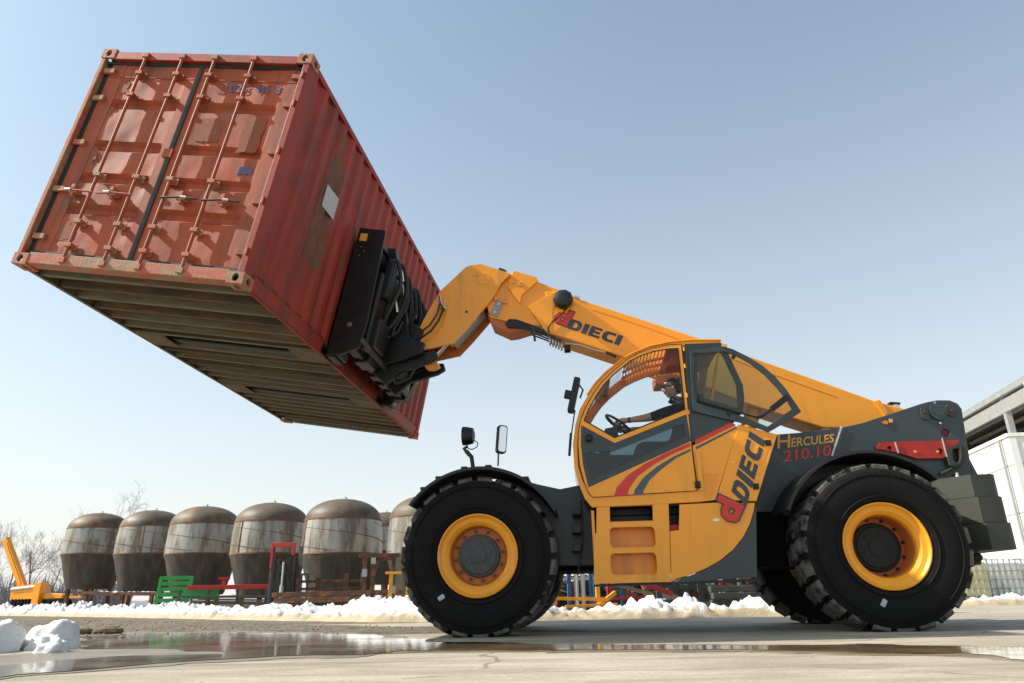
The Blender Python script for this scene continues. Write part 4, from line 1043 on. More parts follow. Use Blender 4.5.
# ---- wheels
def wheel(x, y, side, recess, src=None):
    """side -1 = near side (outer face towards -y)"""
    root = None
    prof_rim = [(.408, .010), (.406, -.004), (.394, -.008), (.384, .0), (.372, .018), (.355, .024), (.330, .028), (.318, .040), (.306, .046), (.294, .060), (.288, .085), (.284, recess)]
    # outer face at t=0, inward positive
    b = MB(); s = -side
    prof = prof_rim+[(.275, recess+.012), (.20, recess+.018), (.05, recess+.018), (.05, recess+.05), (.30, recess+.05), (.30, .50), (.40, .54), (.40, .50), (.33, .45), (.33, .12), (.39, .07)]
    b.lathe([(r, (t)*1.0) for r, t in prof], 64, 'y', closed=True)
    for i in range(len(b.v)):
        v = b.v[i]; b.v[i] = (v[0], v[1]*s, v[2])
    rim = b.build('wheel', RIM, tel, smooth=28)
    rim.location = (x, y, AX)
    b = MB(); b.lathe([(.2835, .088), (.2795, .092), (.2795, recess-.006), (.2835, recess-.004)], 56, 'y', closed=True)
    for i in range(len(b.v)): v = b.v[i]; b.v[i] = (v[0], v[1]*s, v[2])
    b.build('barrel', ORG, rim, smooth=30)  # shade of the rim interior, put into a darker orange wall
    # dish plate: shade of the deep dish painted as darker orange
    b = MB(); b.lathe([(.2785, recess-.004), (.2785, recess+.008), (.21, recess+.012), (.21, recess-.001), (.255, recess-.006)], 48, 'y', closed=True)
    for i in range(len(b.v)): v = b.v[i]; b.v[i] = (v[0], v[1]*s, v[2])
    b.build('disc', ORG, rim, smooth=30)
    b = MB(); rr = recess
    b.lathe([(.212, rr+.0), (.212, rr-.03), (.205, rr-.045), (.18, rr-.052), (.175, rr-.062), (.08, rr-.066), (.0785, rr-.075), (.06, rr-.077)], 40)
    for k in range(12):
        a = 2*math.pi*(k+.3)/12; b.lathe([(.016, rr-.002), (.016, rr-.03)], 6, 'y', (math.cos(a)*.243, 0, math.sin(a)*.243))
    for k in range(6):
        a = 2*math.pi*(k+.3)/6; b.lathe([(.009, rr-.05), (.009, rr-.072)], 6, 'y', (math.cos(a)*.13, 0, math.sin(a)*.13))
    for i in range(len(b.v)): v = b.v[i]; b.v[i] = (v[0], v[1]*s, v[2])
    hb_ = b.build('hub', HUB if recess < .2 else HUBD, rim, smooth=30)
    if recess > .2: hb_.scale = (1.1, 1, 1.1)
    # tyre
    b = MB(); W = .60
    half = [(.409, .02), (.425, -.006), (.47, -.022), (.55, -.032), (.63, -.030), (.70, -.014), (.732, .000), (.752, .018), (.752, .07), (.746, .12), (.744, W/2)]
    prof = half+[(r, W-t) for r, t in reversed(half[:-1])]+[(.411, W-.06), (.411, .06)]
    b.lathe(prof, 96, 'y', closed=True)
    # sidewall rings and lettering-like ribs
    for r0 in (.455, .665): b.lathe([(r0, -.022), (r0+.006, -.034), (r0+.012, -.022)], 96, 'y', closed=True)
    for k in range(72):
        a = 2*math.pi*k/72; b.bar((.672*math.cos(a), -.021, .672*math.sin(a)), (.700*math.cos(a), -.014, .700*math.sin(a)), .010, .012, up=(0, 1, 0))
    nl = 23
    b.cur = 1
    for k in range(nl):
        for sd in (0, 1):
            a0 = 2*math.pi*(k+.5*sd)/nl; da = 2*math.pi/nl*.77
            def P(r, t, a):
                t = t if sd == 0 else W-t
                return (r*math.cos(a), t, r*math.sin(a))
            # lug: from shoulder wrapping the sidewall to past centre, slightly skewed
            secs = []
            for (t, ri, ro, sk) in ((.004, .735, .770, 0), (.036, .74, .790, 0), (.10, .73, .797, .012), (.19, .73, .799, .045), (.28, .73, .799, .085)):
                sk = sk*(1 if sd == 0 else -1)
                secs.append([b.V(P(ri, t, a0+sk)), b.V(P(ro, t, a0+.012+sk)), b.V(P(ro, t, a0+da-.012+sk)), b.V(P(ri, t, a0+da+sk))])
            for A, B in zip(secs, secs[1:]):
                for j in range(4): b.F([A[j], A[(j+1)%4], B[(j+1)%4], B[j]])
            b.F(secs[0]); b.F(list(reversed(secs[-1])))
    for i in range(len(b.v)):
        v = b.v[i]; z = v[2]; yb = v[1]
        if z < -AX+.01:
            z = -AX+.002+(z+AX-.01)*.06
        b.v[i] = (v[0], yb*s, z)
    ty = b.build('tyre', [TYRE, TREAD], rim, smooth=32)
    b = MB(); a_ = R(228) if recess < .2 else R(255); b.T = Matrix.Translation((.53*math.cos(a_), s*-.0335, .53*math.sin(a_))) @ Matrix.Rotation(-a_+.3, 4, 'Y'); b.prism(rrect(-.035, .035, -.022, .022, .012), -.002, .002); b.build('tyre_label', LABEL, rim)
    return rim
HW = 1.343
w1 = wheel(FX, -HW, -1, .15)
w2 = wheel(RX_, -HW, -1, .30)
def copywheel(src, x):
    # far side wheel: the same wheel turned half round about the vertical
    c = src.copy(); COL.objects.link(c); c.location = (x, HW, AX); c.rotation_euler = (0, 0, math.pi)
    for ch in src.children:
        k = ch.copy(); COL.objects.link(k); k.parent = c
    return c
copywheel(w1, FX); copywheel(w2, RX_)

# ---- chassis
b = MB(); b.prism([(-1.75, .62), (3.7, .62), (3.95, .95), (3.9, 1.25), (.2, 1.20), (-.1, 1.36), (-1.6, 1.25), (-1.85, .95)], -.62, .62)
chas = b.build('chassis', CHB, tel, bevel=.015)
b = MB(); b.tube([(FX, -.9, AX), (FX, -.35, AX), (FX, .35, AX), (FX, .9, AX)], [.17, .2, .2, .17], 16).ball((FX, 0, AX), .3, 16, 10); b.build('axle', BLK, tel, smooth=50)
b = MB(); b.tube([(RX_, -.9, AX), (RX_, -.35, AX), (RX_, .35, AX), (RX_, .9, AX)], [.17, .2, .2, .17], 16).ball((RX_, 0, AX), .3, 16, 10); b.build('axle', BLK, tel, smooth=50)
# front frame cheek between wheel and cab
b = MB(); b.prism(ML([(500, 476), (520, 479), (537, 484), (560, 489), (577, 485.5), (602, 483), (602, 566), (500, 566)], -.74), -.74, -.60); b.build('front_frame', GRY, tel, bevel=.012)
b = MB()
for (x, y) in ((577, 512), (577, 530), (577, 548)): X, Zz = M(x, y, -1.0); b.box(X-.05, X+.04, -1.1, -.76, Zz-.035, Zz+.03)
b.tube([(M(581,500,-1.0)[0], -1.0, M(581,500,-1.0)[1]), (M(583,540,-1.0)[0], -1.0, M(583,540,-1.0)[1]), (M(578,575,-1.0)[0], -1.0, M(578,575,-1.0)[1])], .012, 6)
b.build('pipe_clamp', BLK, tel, bevel=.004)
# side panel and rear tower plates
tower = [(740, 432), (775, 434.5), (799.5, 432.6), (839, 428), (862, 423), (881.5, 416.7), (905, 409), (920, 404), (928, 401.8), (938, 400), (950, 400.2), (958, 403.5), (962, 409), (966, 435), (970, 459), (978, 474), (982, 492), (930, 520), (800, 520), (775, 512), (740, 512)]
TY = -.66
TP = ML(tower, TY)
b = MB(); hx, hz = M(945.6, 433, TY); b.prism(TP, TY, TY+.05, holes=[ellipse(hx, hz, .045, .045, 20)]); tw = b.build('tower_plate', GRY, tel, bevel=.008)
b = MB(); b.prism(TP[5:17], .35, .42); b.build('tower_plate', GRY, tel, bevel=.008)
b = MB(); b.box(3.35, 4.22, TY+.06, .34, .8, 1.45); b.prism([(2.2, 1.2), (3.35, 1.2), (3.35, 1.75), (2.2, 1.55)], TY+.06, .34); b.build('rear_hull', BLK, tel, bevel=.01)
b = MB(); X, Zz = M(945.6, 433, TY); b.cyl((X, 0, Zz), .044, TY+.02, TY+.045, 'y'); b.build('lock_pin', mat('dark_red_pin', (.12, .01, .01), .5), tel)
b = MB(); b.box(X-.35, X+.05, TY+.06, .3, Zz-.12, Zz+.0); b.build('cross_tube', GRY, tel, bevel=.02)
# pivot
X, Zz = M(937.5, 412, TY)
b = MB(); b.cyl((X, 0, Zz), .092, TY-.035, TY+.1, 'y', 32).cyl((X, 0, Zz), .06, TY-.045, TY-.03, 'y', 6); b.build('pivot_pin', GRY, tel, smooth=30)
b = MB()
for dx in (-.14, .14):
    b = MB(); b.prism(rrect(X+dx-.045, X+dx+.045, Zz-.07+dx*.1, Zz+.07+dx*.1, .03), TY-.022, TY-.001); b.cyl((X+dx, 0, Zz), .02, TY-.035, TY-.02); b.build('pin_clamp', OLV, tel, bevel=.004)
b = MB(); b.cyl((X-.01, 0, Zz-.13), .012, TY-.03, TY+.0); b.cyl((X-.02, 0, Zz+.10), .01, TY-.03, TY); b.build('grease_nipple', CHR, tel)
# red stabiliser beam on the side
b = MB(); hx, hz = M(893, 449, TY-.05)
b.prism(ML([(877, 446), (880, 443), (885, 442), (959.5, 440), (953, 449), (944, 458), (917.5, 458.5), (896.5, 452), (879, 449)], TY-.06), TY-.06, TY-.02, holes=[ellipse(*M(889.5, 448, TY-.06), .026, .022, 14), ellipse(*M(940, 451, TY-.06), .030, .03, 14)])
rb = b.build('side_bar', REDP, tel, bevel=.004)
b = MB()
for (xa, ya, xb, yb) in ((895, 442, 898.5, 453), (942, 438, 947, 457)):
    A = M(xa, ya, TY-.07); B = M(xb, yb, TY-.07); b.bar((A[0], TY-.068, A[1]), (B[0], TY-.068, B[1]), .010, .014, up=(0, 1, 0))
b.build('strap', SIL, rb)
b = MB(); X, Zz = M(915.5, 451.5, TY-.07); b.cyl((X, 0, Zz), .016, TY-.068, TY-.058, 'y', 12); X, Zz = M(938, 451.5, TY-.07); b.cyl((X, 0, Zz), .016, TY-.068, TY-.058, 'y', 12); b.build('bolt_head', YEL2, rb)
# shackle
def arc3(pts, Y): return [(M(x, y, Y)[0], Y, M(x, y, Y)[1]) for x, y in pts]
b = MB(); o_ = ML([(947, 449), (951, 445.5), (963, 445), (966, 448), (966.5, 458), (964, 465), (957, 468.5), (950, 465.5), (947.5, 459)], TY-.07); b.prism(o_, TY-.075, TY-.001, holes=[ML([(952.5, 449), (958.5, 448.5), (960, 460), (956.5, 463), (953, 460)], TY-.07)]); b.build('shackle_plate', OLV, tel, bevel=.008)
b = MB(); b.tube(arc3([(961.5, 446), (962, 456), (960, 464), (954, 467.5)], TY-.09), .018, 8); b.build('shackle', BLK, tel, smooth=40)
b = MB(); b.tube(arc3([(941, 474), (947, 471), (953, 468), (960, 465)], TY-.03), .022, 8); b.build('tow_pin', OLV, tel, smooth=40)
b = MB(); X, Zz = M(885.5, 422.5, TY-.01); b.prism(ellipse(X, Zz, .028, .022), TY-.014, TY-.001); b.build('side_reflector', AMBER, tel)
b = MB(); X, Zz = M(891, 420.5, TY-.01); b.box(X-.018, X+.018, TY-.008, TY-.001, Zz-.022, Zz+.02); b.build('warning_sticker', YELS, tel)
b = MB(); A = M(842, 426, TY-.02); B = M(832, 456, TY-.02); b.bar((A[0], TY-.012, A[1]), (B[0], TY-.012, B[1]), .018, .012, up=(0, 1, 0)); b.build('trim_strip', SIL, tel)
# rear fender
def fender(cx, cz, r, a0, a1, y0, y1, name, m, flare=0):
    b = MB(); N = 40; ids = []
    for k in range(N+1):
        a = R(a0+(a1-a0)*k/N); rr = r+flare*abs(2*k/N-1)**2
        ids.append([b.V((cx+rr*math.cos(a), y0, cz+rr*math.sin(a))), b.V((cx+(rr+.03)*math.cos(a), y0, cz+(rr+.03)*math.sin(a))), b.V((cx+(rr+.03)*math.cos(a), y1, cz+(rr+.03)*math.sin(a))), b.V((cx+(rr)*math.cos(a), y1, cz+rr*math.sin(a)))])
    for A, B in zip(ids, ids[1:]):
        for j in range(4): b.F([A[j], A[(j+1)%4], B[(j+1)%4], B[j]])
    b.F(ids[0]); b.F(list(reversed(ids[-1])))
    return b.build(name, m, tel, smooth=40)
ff = fender(FX+.02, AX-.02, .868, 29, 144, -1.40, -.74, 'front_fender', BLK2)
b = MB()
for a in (58, 84, 100, 118, 130):
    aa = R(a); cx_, cz_ = FX+.02+.905*math.cos(aa), AX-.02+.905*math.sin(aa)
    b.bar((cx_, -1.37, cz_), (cx_, -.78, cz_), .07, .035)
b.build('fender_rib', BLK2, ff, bevel=.01)
fender(FX+.02, AX-.02, .845, 31, 142, .74, 1.40, 'front_fender', BLK2)
fender(RX_-.05, AX+.03, .86, 42, 158, -1.34, -.67, 'rear_fender', BLK2)
fender(RX_-.05, AX+.03, .86, 42, 146, .67, 1.34, 'rear_fender', BLK2)
# work light and mirror on front fender
def at3(x, y, Y): a = M(x, y, Y); return Vector((a[0], Y, a[1]))
WY = -1.05
b = MB(); b.tube([at3(473, 467, WY), at3(471.5, 457, WY), at3(467, 452, WY), at3(464, 448.5, WY), at3(468, 446.5, WY)], [.022, .024, .024, .02, .018], 8)
lampb = b.build('lamp_bracket', BLK2, tel, smooth=50)
c = at3(468, 436, WY)
b = MB(); b.lathe([(.03, .075), (.085, .06), (.10, .0), (.104, -.05), (.10, -.06), (.001, -.055)], 20, 'x', c)
o = b.build('work_lamp', BLK, lampb, smooth=35)
b = MB(); b.lathe([(.092, -.058), (.001, -.064)], 20, 'x', c); b.build('lens', MIR, lampb)
b = MB(); b.tube([at3(474, 440, WY), at3(478, 443, WY), at3(477, 447, WY), at3(472, 449.5, WY), at3(468, 448.5, WY)], .006, 6); b.build('lamp_cable', BLK, lampb)
b = MB(); b.tube([at3(498, 466, WY), at3(498.6, 448, WY), at3(499, 430, WY)], .009, 8); mp_ = b.build('mirror_pole', BLK, tel)
b = MB(); T_ = Matrix.Translation(at3(501.5, 439.5, WY)) @ Matrix.Rotation(R(28), 4, 'Z') @ Matrix.Rotation(R(5), 4, 'Y')
b.T = T_; b.prism(rrect(-.055, .055, -.155, .155, .03), -.03, .03); b.build('mirror_housing', BLK, mp_, bevel=.006)
b = MB(); b.T = T_; b.prism(rrect(-.042, .042, -.14, .14, .025), -.034, -.031); b.build('mirror_glass', MIR, mp_)

# ---- counterweight: three stacked slabs, front corners chamfered
def cwt(k, z0, z1):
    b = MB(); e = .016*k; w = 1.0+e
    half = [(3.70, -.64), (3.74, -.70), (3.95+e, -w), (4.11+e, -w), (4.155+e, -w+.008), (4.19+e, -w+.03), (4.215+e, -w+.07), (4.228+e, -w+.13), (4.23+e, -w+.24)]
    b.prism(half+[(x, -y) for x, y in reversed(half)], z0, z1, 'xy'); return b.build('counterweight', OLV, tel, smooth=38)
def mz(px, py, Y): return M(px, py, Y)
zs_ = [1.458, 1.232, .975, .716]
for k in range(3): cwt(k, zs_[k+1]+.004, zs_[k])
xr = [4.2, 4.2, 4.2]
b = MB(); X = xr[1]; b.box(3.75, X-.1, -.55, .55, zs_[3]-.12, zs_[3]-.004); b.tube([(3.95, -.8, zs_[3]-.05), (4.0, -.5, zs_[3]-.1)], .05, 8); b.build('rear_bumper', BLK, tel, bevel=.02)
b = MB(); b.tube([at3(957, 478, -.7), at3(957, 473, -.7)], .015, 8).ball(at3(957.5, 477, -.8), .022); b.build('lifting_eye', SIL, tel)

# ---- boom
BY = -.22; BF = .22
outer = [(536, 318), (528, 306), (545, 290), (556, 291), (576.6, 298), (640, 318.5), (695, 336.7), (769, 363), (840, 388), (877, 401.5), (880, 399.8), (905, 408.5), (930, 420), (925, 432), (823, 428), (744, 403), (680, 377.5), (620, 356), (560, 335.5)]
OP = ML(outer, BY)
b = MB()
core = ML([(545, 291), (556, 291), (576.6, 298), (640, 318.5), (695, 336.7), (769, 363), (840, 388), (877, 401.5), (905, 408.5), (930, 420), (925, 432), (823, 428), (744, 403), (680, 377.5), (620, 356), (549, 333)], BY)
b.prism(core, BY, BF); boom = b.build('boom', YEL, tel, bevel=.018)
# side stiffening fold lines (raised rib strip along the boom)
b = MB(); b.prism(ML([(590, 309), (600, 308.5), (640, 323), (695, 343), (769, 371), (835, 395), (835, 396.5), (769, 373), (695, 345), (640, 325)], BY-.006), BY-.006, BY+.0); b.build('fold_line', YEL, boom, bevel=.002)
b = MB(); b.prism(ML([(528, 306), (556, 291), (560, 292.5), (553, 309), (552, 330), (546, 332), (536, 318)], BY-.004), BY-.004, BY+.02); b.build('boom_collar', YEL, boom, bevel=.006)
b = MB(); b.prism(ML([(874, 401), (880, 399.6), (889, 413), (885, 416.5)], BY-.02), BY-.02, BF+.02); b.build('tail_rib', YEL, boom, bevel=.006)
b = MB(); b.box(core[-3][0]-.1, core[-3][0]+.4, BY+.05, BF-.05, core[-3][1]-.10, core[-3][1]+.02); b.build('wear_block', BLK, boom)
# middle stage
mid = [(486.5, 305), (500, 284), (512.5, 272), (534, 279), (539, 282), (560, 290), (575, 297), (575, 340), (556, 333), (545, 326), (534, 325.5), (508, 322), (490, 317)]
b = MB(); b.prism(ML(mid, BY+.035), BY+.035, BF-.035); mids = b.build('boom_extension', YEL, tel, bevel=.012)
b = MB(); b.prism(ML([(508, 288), (512.5, 271.5), (515, 270.5), (536.5, 277), (538, 281), (522, 295), (520, 303)], BY+.0), BY, BF); b.build('head_collar', YEL, mids, bevel=.008)
for (x, y, r_) in ((512.5, 281.5, .03), (521, 284.3, .03), (496, 298.5, .028), (504.7, 301.5, .028)):
    X, Zz = M(x, y, BY); b = MB(); b.lathe([(r_, BY+.04), (r_, BY-.012), (r_*.8, BY-.014), (r_*.8, BY-.004), (.001, BY-.004)], 18, 'y', (X, 0, Zz)); b.build('boss', YEL, mids, smooth=30)
b = MB(); b.prism(ML([(496, 300), (503, 302.5), (497.5, 317), (490, 314)], BY+.02), BY+.018, BY+.034); pl_ = b.build('retainer_plate', GALV, mids, bevel=.003)
b = MB()
for (x, y) in ((498.5, 304), (494.5, 312)): X, Zz = M(x, y, BY+.01); b.cyl((X, 0, Zz), .02, BY+.008, BY+.02, 'y', 6)
b.build('bolt_head', SIL, mids)
b = MB(); b.prism(ML([(487, 313), (510, 322), (531, 327), (517, 331.5), (509, 332.5), (492, 325)], BY+.06), BY+.06, BF-.06); b.build('lower_guide', ORG, mids, bevel=.01)
b = MB(); b.prism(ML([(505, 323), (509, 318.8), (516, 319), (533, 325), (545, 330), (549, 335), (520, 328), (508, 327.5)], BY+.02), BY+.02, BY+.05); b.build('slot_cover', BLK, mids, bevel=.004)
# gooseneck: two cheek plates, web between
goose = [(440.5, 290.4), (466, 266.7), (472, 264.8), (481, 263.7), (490.6, 266.7), (510.8, 273.7), (501, 283.4), (494, 296), (487, 305.3), (479, 314.5), (466, 329.5), (452.8, 343.3), (430, 348.3), (412, 352), (418, 330), (428, 311)]
b = MB(); b.prism(ML(goose, BY-.02), BY-.02, BY+.02); gn = b.build('gooseneck', YEL, tel, bevel=.006)
b = MB(); gp = ML(goose, BY-.02)
b.prism([(x+.02, z-.02) for x, z in gp], BF-.02, BF+.02); b.build('gooseneck_plate', ORG, gn, bevel=.006)
tp = gp[0:6]; up_l = [(x, z-.008) for x, z in tp]; lo_l = [(x+.01, z-.05) for x, z in reversed(tp)]
b = MB(); b.prism(up_l+lo_l, BY+.021, BF-.021); b.build('gooseneck_web', YEL, gn)
A, B = gp[8], gp[11]; b = MB(); b.bar((A[0]-.07, 0, A[1]-.0), (B[0]-.02, 0, B[1]+.06), .39, .03); b.build('gooseneck_web', GALV, gn)
X, Zz = M(483.5, 279, BY-.02)
b = MB(); b.lathe([(.085, BY-.02), (.085, BY-.028), (.07, BY-.03), (.07, BY-.026), (.001, BY-.026)], 28, 'y', (X, 0, Zz)); b.build('pin_boss', YEL, gn, smooth=30)
X, Zz = M(475.5, 274.3, BY-.03); b = MB(); b.box(X-.04, X+.04, BY-.028, BY-.021, Zz-.02, Zz+.02); b.build('sticker', YELS, gn)
X, Zz = M(466.5, 311.5, BY-.03); b = MB(); b.cyl((X, 0, Zz), .016, BY-.03, BY-.02); b.build('bolt_head', BLK, gn)
b = MB(); b.tube(arc3([(444.5, 308.5), (441, 303), (440, 296)], BY-.06), .02, 8); X, Zz = M(444, 308, BY-.06); b.ball((X, BY-.05, Zz), .035, 8, 6); b.build('hose_coupling', CHR, gn, smooth=40)
b = MB(); b.tube(arc3([(499, 269), (503, 270.3), (506, 272)], BY+.02), .022, 8); b.build('hose_clip', OLV, gn)
# tilt cylinder
b = MB(); b.tube([at3(449, 341, .0), at3(434, 357, .0)], .040, 12); tc_ = b.build('cylinder_rod', CHR, gn, smooth=40)
b = MB(); b.tube([at3(480, 300, .0), at3(449, 344, .0)], .075, 14); b.build('tilt_cylinder', YEL2, gn, smooth=40)
b = MB(); b.prism(ML([(429, 355), (436, 359), (437.5, 363), (432, 366), (424, 366), (424, 358)], -.12), -.12, .12); b.build('link', YEL, gn, bevel=.01)
# hose package under the boom
hb = MB()
for k in range(4): hb.tube([at3(531, 328+2.2*k, BY+.02+.05*k), at3(545, 333+2.2*k, BY+.02+.05*k), at3(562, 341+2*k, BY+.05*k)], .011, 6)
hb.bar(at3(533, 327, BY), at3(535, 341, BY), .03, .03); hp = hb.build('hose_bundle', OLV, boom, smooth=40)
b = MB()
for k in range(5):
    q = at3(553+2.9*k, 339.5+1.25*k, BY+.02); b.lathe([(.022, -.05), (.06, -.05), (.06, -.03), (.022, -.03)], 14, 'x', q+Vector((.0, .06, 0)), closed=True)
b.build('hose_roller', SIL, boom, smooth=30)
b = MB(); b.cyl(at3(566.5, 347.5, BY)+Vector((0, .06, 0)), .05, -.03, .05, 'x', 16); b.build('roller_end', BLK, boom, bevel=.006)
b = MB(); b.tube([at3(565, 343, BY-.015), at3(580, 345, BY-.015), at3(595, 350, BY-.015), at3(606, 352.5, BY-.015), at3(617, 358, BY-.015)], .007, 6); b.build('cable', SIL, boom)
b = MB(); b.bar(at3(606, 352.5, BY-.015), at3(616.5, 357, BY-.015), .025, .03); b.build('cable_sleeve', BLK, boom)
# boom lamp (round, black) with cable
c = at3(563, 299.5, BY-.08)
b = MB(); b.lathe([(.001, .10), (.07, .09), (.115, .05), (.122, -.02), (.108, -.07), (.06, -.085), (.001, -.088)], 14, 'y', c); bl = b.build('boom_lamp', BLK2, boom, bevel=.004)
b = MB()
b.lathe([(.116, -.03), (.130, -.026), (.132, .0), (.126, .03), (.114, .03)], 10, 'y', c, closed=True)
b.build('lamp_rim', BLK2, boom)
b = MB(); b.tube([at3(567, 307, BY-.03), at3(563, 313, BY-.02), at3(552, 322, BY-.02), at3(548, 328, BY-.02), at3(549, 333, BY-.02)], .008, 6); b.build('lamp_cable', BLK, boom)
b = MB(); b.bar(at3(574, 296, BY), at3(580, 298, BY), .03, .03); b.build('lamp_mount', CHR, boom)
b = MB(); b.tube([at3(757, 376, -.05)+Vector((.1, 0, .0)), at3(731, 480, -.05)], .09, 14); b.build('lift_cylinder', YEL2, tel, smooth=40)
# boom lettering
D3 = lambda pts, Y: q3(pts, Y)
DARKL = mat('dark_lettering', (.045, .055, .062), .4, var=.03)
block_word('boom_lettering', 'DIECI', D3([(567.3, 328.2), (619.0, 345.6), (623.6, 336.2), (571.7, 318.8)], BY-.001), DARKL, boom, Vector((0, -1, 0)))
block_word('boom_emblem', 'd', D3([(552.5, 321), (566.5, 326.5), (574.5, 312.5), (561, 307.5)], BY-.001), DARKL, boom, Vector((0, -1, 0)), grow=.07)
block_word('boom_emblem', 'd', D3([(552.5, 321), (566.5, 326.5), (574.5, 312.5), (561, 307.5)], BY-.0045), REDS, boom, Vector((0, -1, 0)))
# exhaust
X, Zz = M(895, 405, .62)
b = MB(); b.tube([(X, .62, Zz-.35), (X, .62, Zz+.0)], .05, 14); ex = b.build('exhaust_pipe', CHR, tel, smooth=40)
b = MB(); b.bar((X-.08, .62, Zz+.02), (X+.05, .62, Zz+.005), .11, .03); b.build('exhaust_flap', BLK, ex, bevel=.008)

# ---- cab
CY0, CY1 = -1.25, -.36
cabO = [(721, 341), (692, 340.9), (669, 343), (650, 347), (636, 352.5), (623.5, 359), (606, 373), (596, 383.5), (588, 395), (580, 408.7), (575.5, 424), (573, 444), (574.2, 467), (579, 485), (585, 499), (592, 507.5), (700, 502)]
cabOm = ML(cabO, CY0)
arcs = cabOm[:16]
inner_open = ML([(719, 346), (692, 345), (670, 346.5), (652, 350.5), (638, 355.7), (626, 362), (609, 375.7), (599, 386), (591.5, 397), (584, 410), (579.5, 425), (577.3, 444), (578.4, 466.5), (583, 481), (588.5, 491), (594, 495), (696, 488.5)], CY0)
b = MB(); b.prism(cabOm, CY0, CY0+.05, holes=[inner_open]); cab = b.build('cab', YEL, tel, bevel=.006)
# far side frame, same outline, darker interior tone
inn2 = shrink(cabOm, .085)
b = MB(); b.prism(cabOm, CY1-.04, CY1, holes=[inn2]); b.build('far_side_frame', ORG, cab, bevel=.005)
# roof sheet between (from x of roof rear to the grille), windscreen and roof grille
def strip(p0, p1, y0, y1, th, b):
    a = Vector((p0[0], 0, p0[1])); c = Vector((p1[0], 0, p1[1])); n = (c-a).normalized().cross(Vector((0, 1, 0)))
    if n.z > 0 or (abs(n.z) < .3 and n.x < 0): n = -n
    ids = []
    for q in (a, c):
        for yy in (y0, y1): ids.append(b.V((q.x, yy, q.z)))
    for q in (a, c):
        for yy in (y0, y1): ids.append(b.V((q.x-n.x*-th, yy, q.z-n.z*-th)))
    for f in ((0, 1, 3, 2), (4, 6, 7, 5), (0, 4, 5, 1), (2, 3, 7, 6), (0, 2, 6, 4), (1, 5, 7, 3)): b.F([ids[k] for k in f])
b = MB(); 
for A, B in zip(cabOm[0:3], cabOm[1:3]): strip(A, B, CY0+.052, CY1-.042, .03, b)
b.build('roof', ORG, cab)
b = MB(); x0, z0 = cabOm[0]; x1, z1 = cabOm[2]
for A, B in zip(cabOm[0:9], cabOm[1:9]):
    a = Vector((A[0], A[1])); c_ = Vector((B[0], B[1])); n = Vector((-(c_-a).y, (c_-a).x)).normalized()*.016
    if n.y < 0: n = -n
    for (ya, yb) in ([(CY0-.02, CY1+.02)] if (A is cabOm[0] or A is cabOm[1]) else [(CY0-.02, CY0+.05), (CY1-.04, CY1+.02)]):
        ids = [b.V((p_.x, y_, p_.y)) for y_ in (ya, yb) for p_ in (a, c_, c_+n, a+n)]
        for f in ((0, 1, 2, 3), (4, 7, 6, 5), (0, 4, 5, 1), (2, 6, 7, 3), (0, 3, 7, 4), (1, 5, 6, 2)): b.F([ids[k] for k in f])
b.build('roof_cap', YEL, cab, bevel=.006)
# roof guard slats
b = MB()
segs = list(zip(cabOm[2:6], cabOm[3:6]))
for A, B in segs:
    n = max(2, int((Vector(A)-Vector(B)).length/.036))
    for k in range(n):
        t = (k+.5)/n; x, z = A[0]+(B[0]-A[0])*t, A[1]+(B[1]-A[1])*t
        b.bar((x, CY0+.052, z-.03), (x, CY1-.042, z-.03), .013, .012)
b.build('roof_guard', YEL, cab)
b = MB(); 
for yy in (CY0+.35, CY1-.30):
    for A, B in segs: b.bar((A[0], yy, A[1]-.05), (B[0], yy, B[1]-.05), .03, .025)
b.build('guard_rail', ORG, cab)
b = MB()
for A, B in zip(cabOm[5:15], cabOm[6:15]): b.F([b.V((A[0], CY0+.052, A[1])), b.V((B[0], CY0+.052, B[1])), b.V((B[0], CY1-.042, B[1])), b.V((A[0], CY1-.042, A[1]))])
wsn = b.build('windscreen', glassmat('windscreen_glass', (.93, .97, .97), refl=-.02, dirt=.008), cab)
b = MB(); x, z = cabOm[6]; b.bar((x+.02, CY0+.052, z-.02), (x+.02, CY1-.042, z-.02), .05, .04); x, z = cabOm[2]; b.bar((x, CY0+.052, z-.05), (x, CY1-.042, z-.05), .07, .06); b.build('header_bar', ORG, cab)
# door
DYy = CY0-.012
doorO = ML([(681.5, 343.8), (668, 344.6), (653, 347.6), (638.5, 352.8), (627, 359), (610.5, 372.8), (600.5, 383), (592.5, 394.5), (585, 408), (580, 421), (578, 432), (577.7, 446), (579.2, 465), (583.5, 481), (588.5, 493.5), (592.5, 497.7), (697.5, 491), (693, 455), (689, 414)], DYy)
winU = ML([(678, 348.2), (667, 349), (654, 351.2), (641, 355.5), (630, 361), (613.5, 374.5), (603.5, 385), (596, 396), (588.5, 409.5), (584, 420.5), (614.6, 437.8), (685, 409.5)], DYy)
winL = ML([(581.2, 425), (614.6, 443), (686.5, 414.3), (691, 441), (588.5, 487.5), (583, 465), (581, 445)], DYy)
b = MB(); b.prism(doorO, DYy, DYy+.035, holes=[winU, winL]); door_ = b.build('door', YEL, cab, bevel=.004)
def pane(name, poly, Y, m):
    b = MB(); b.F([b.V((x, Y, z)) for x, z in poly]); return b.build(name, m, cab)
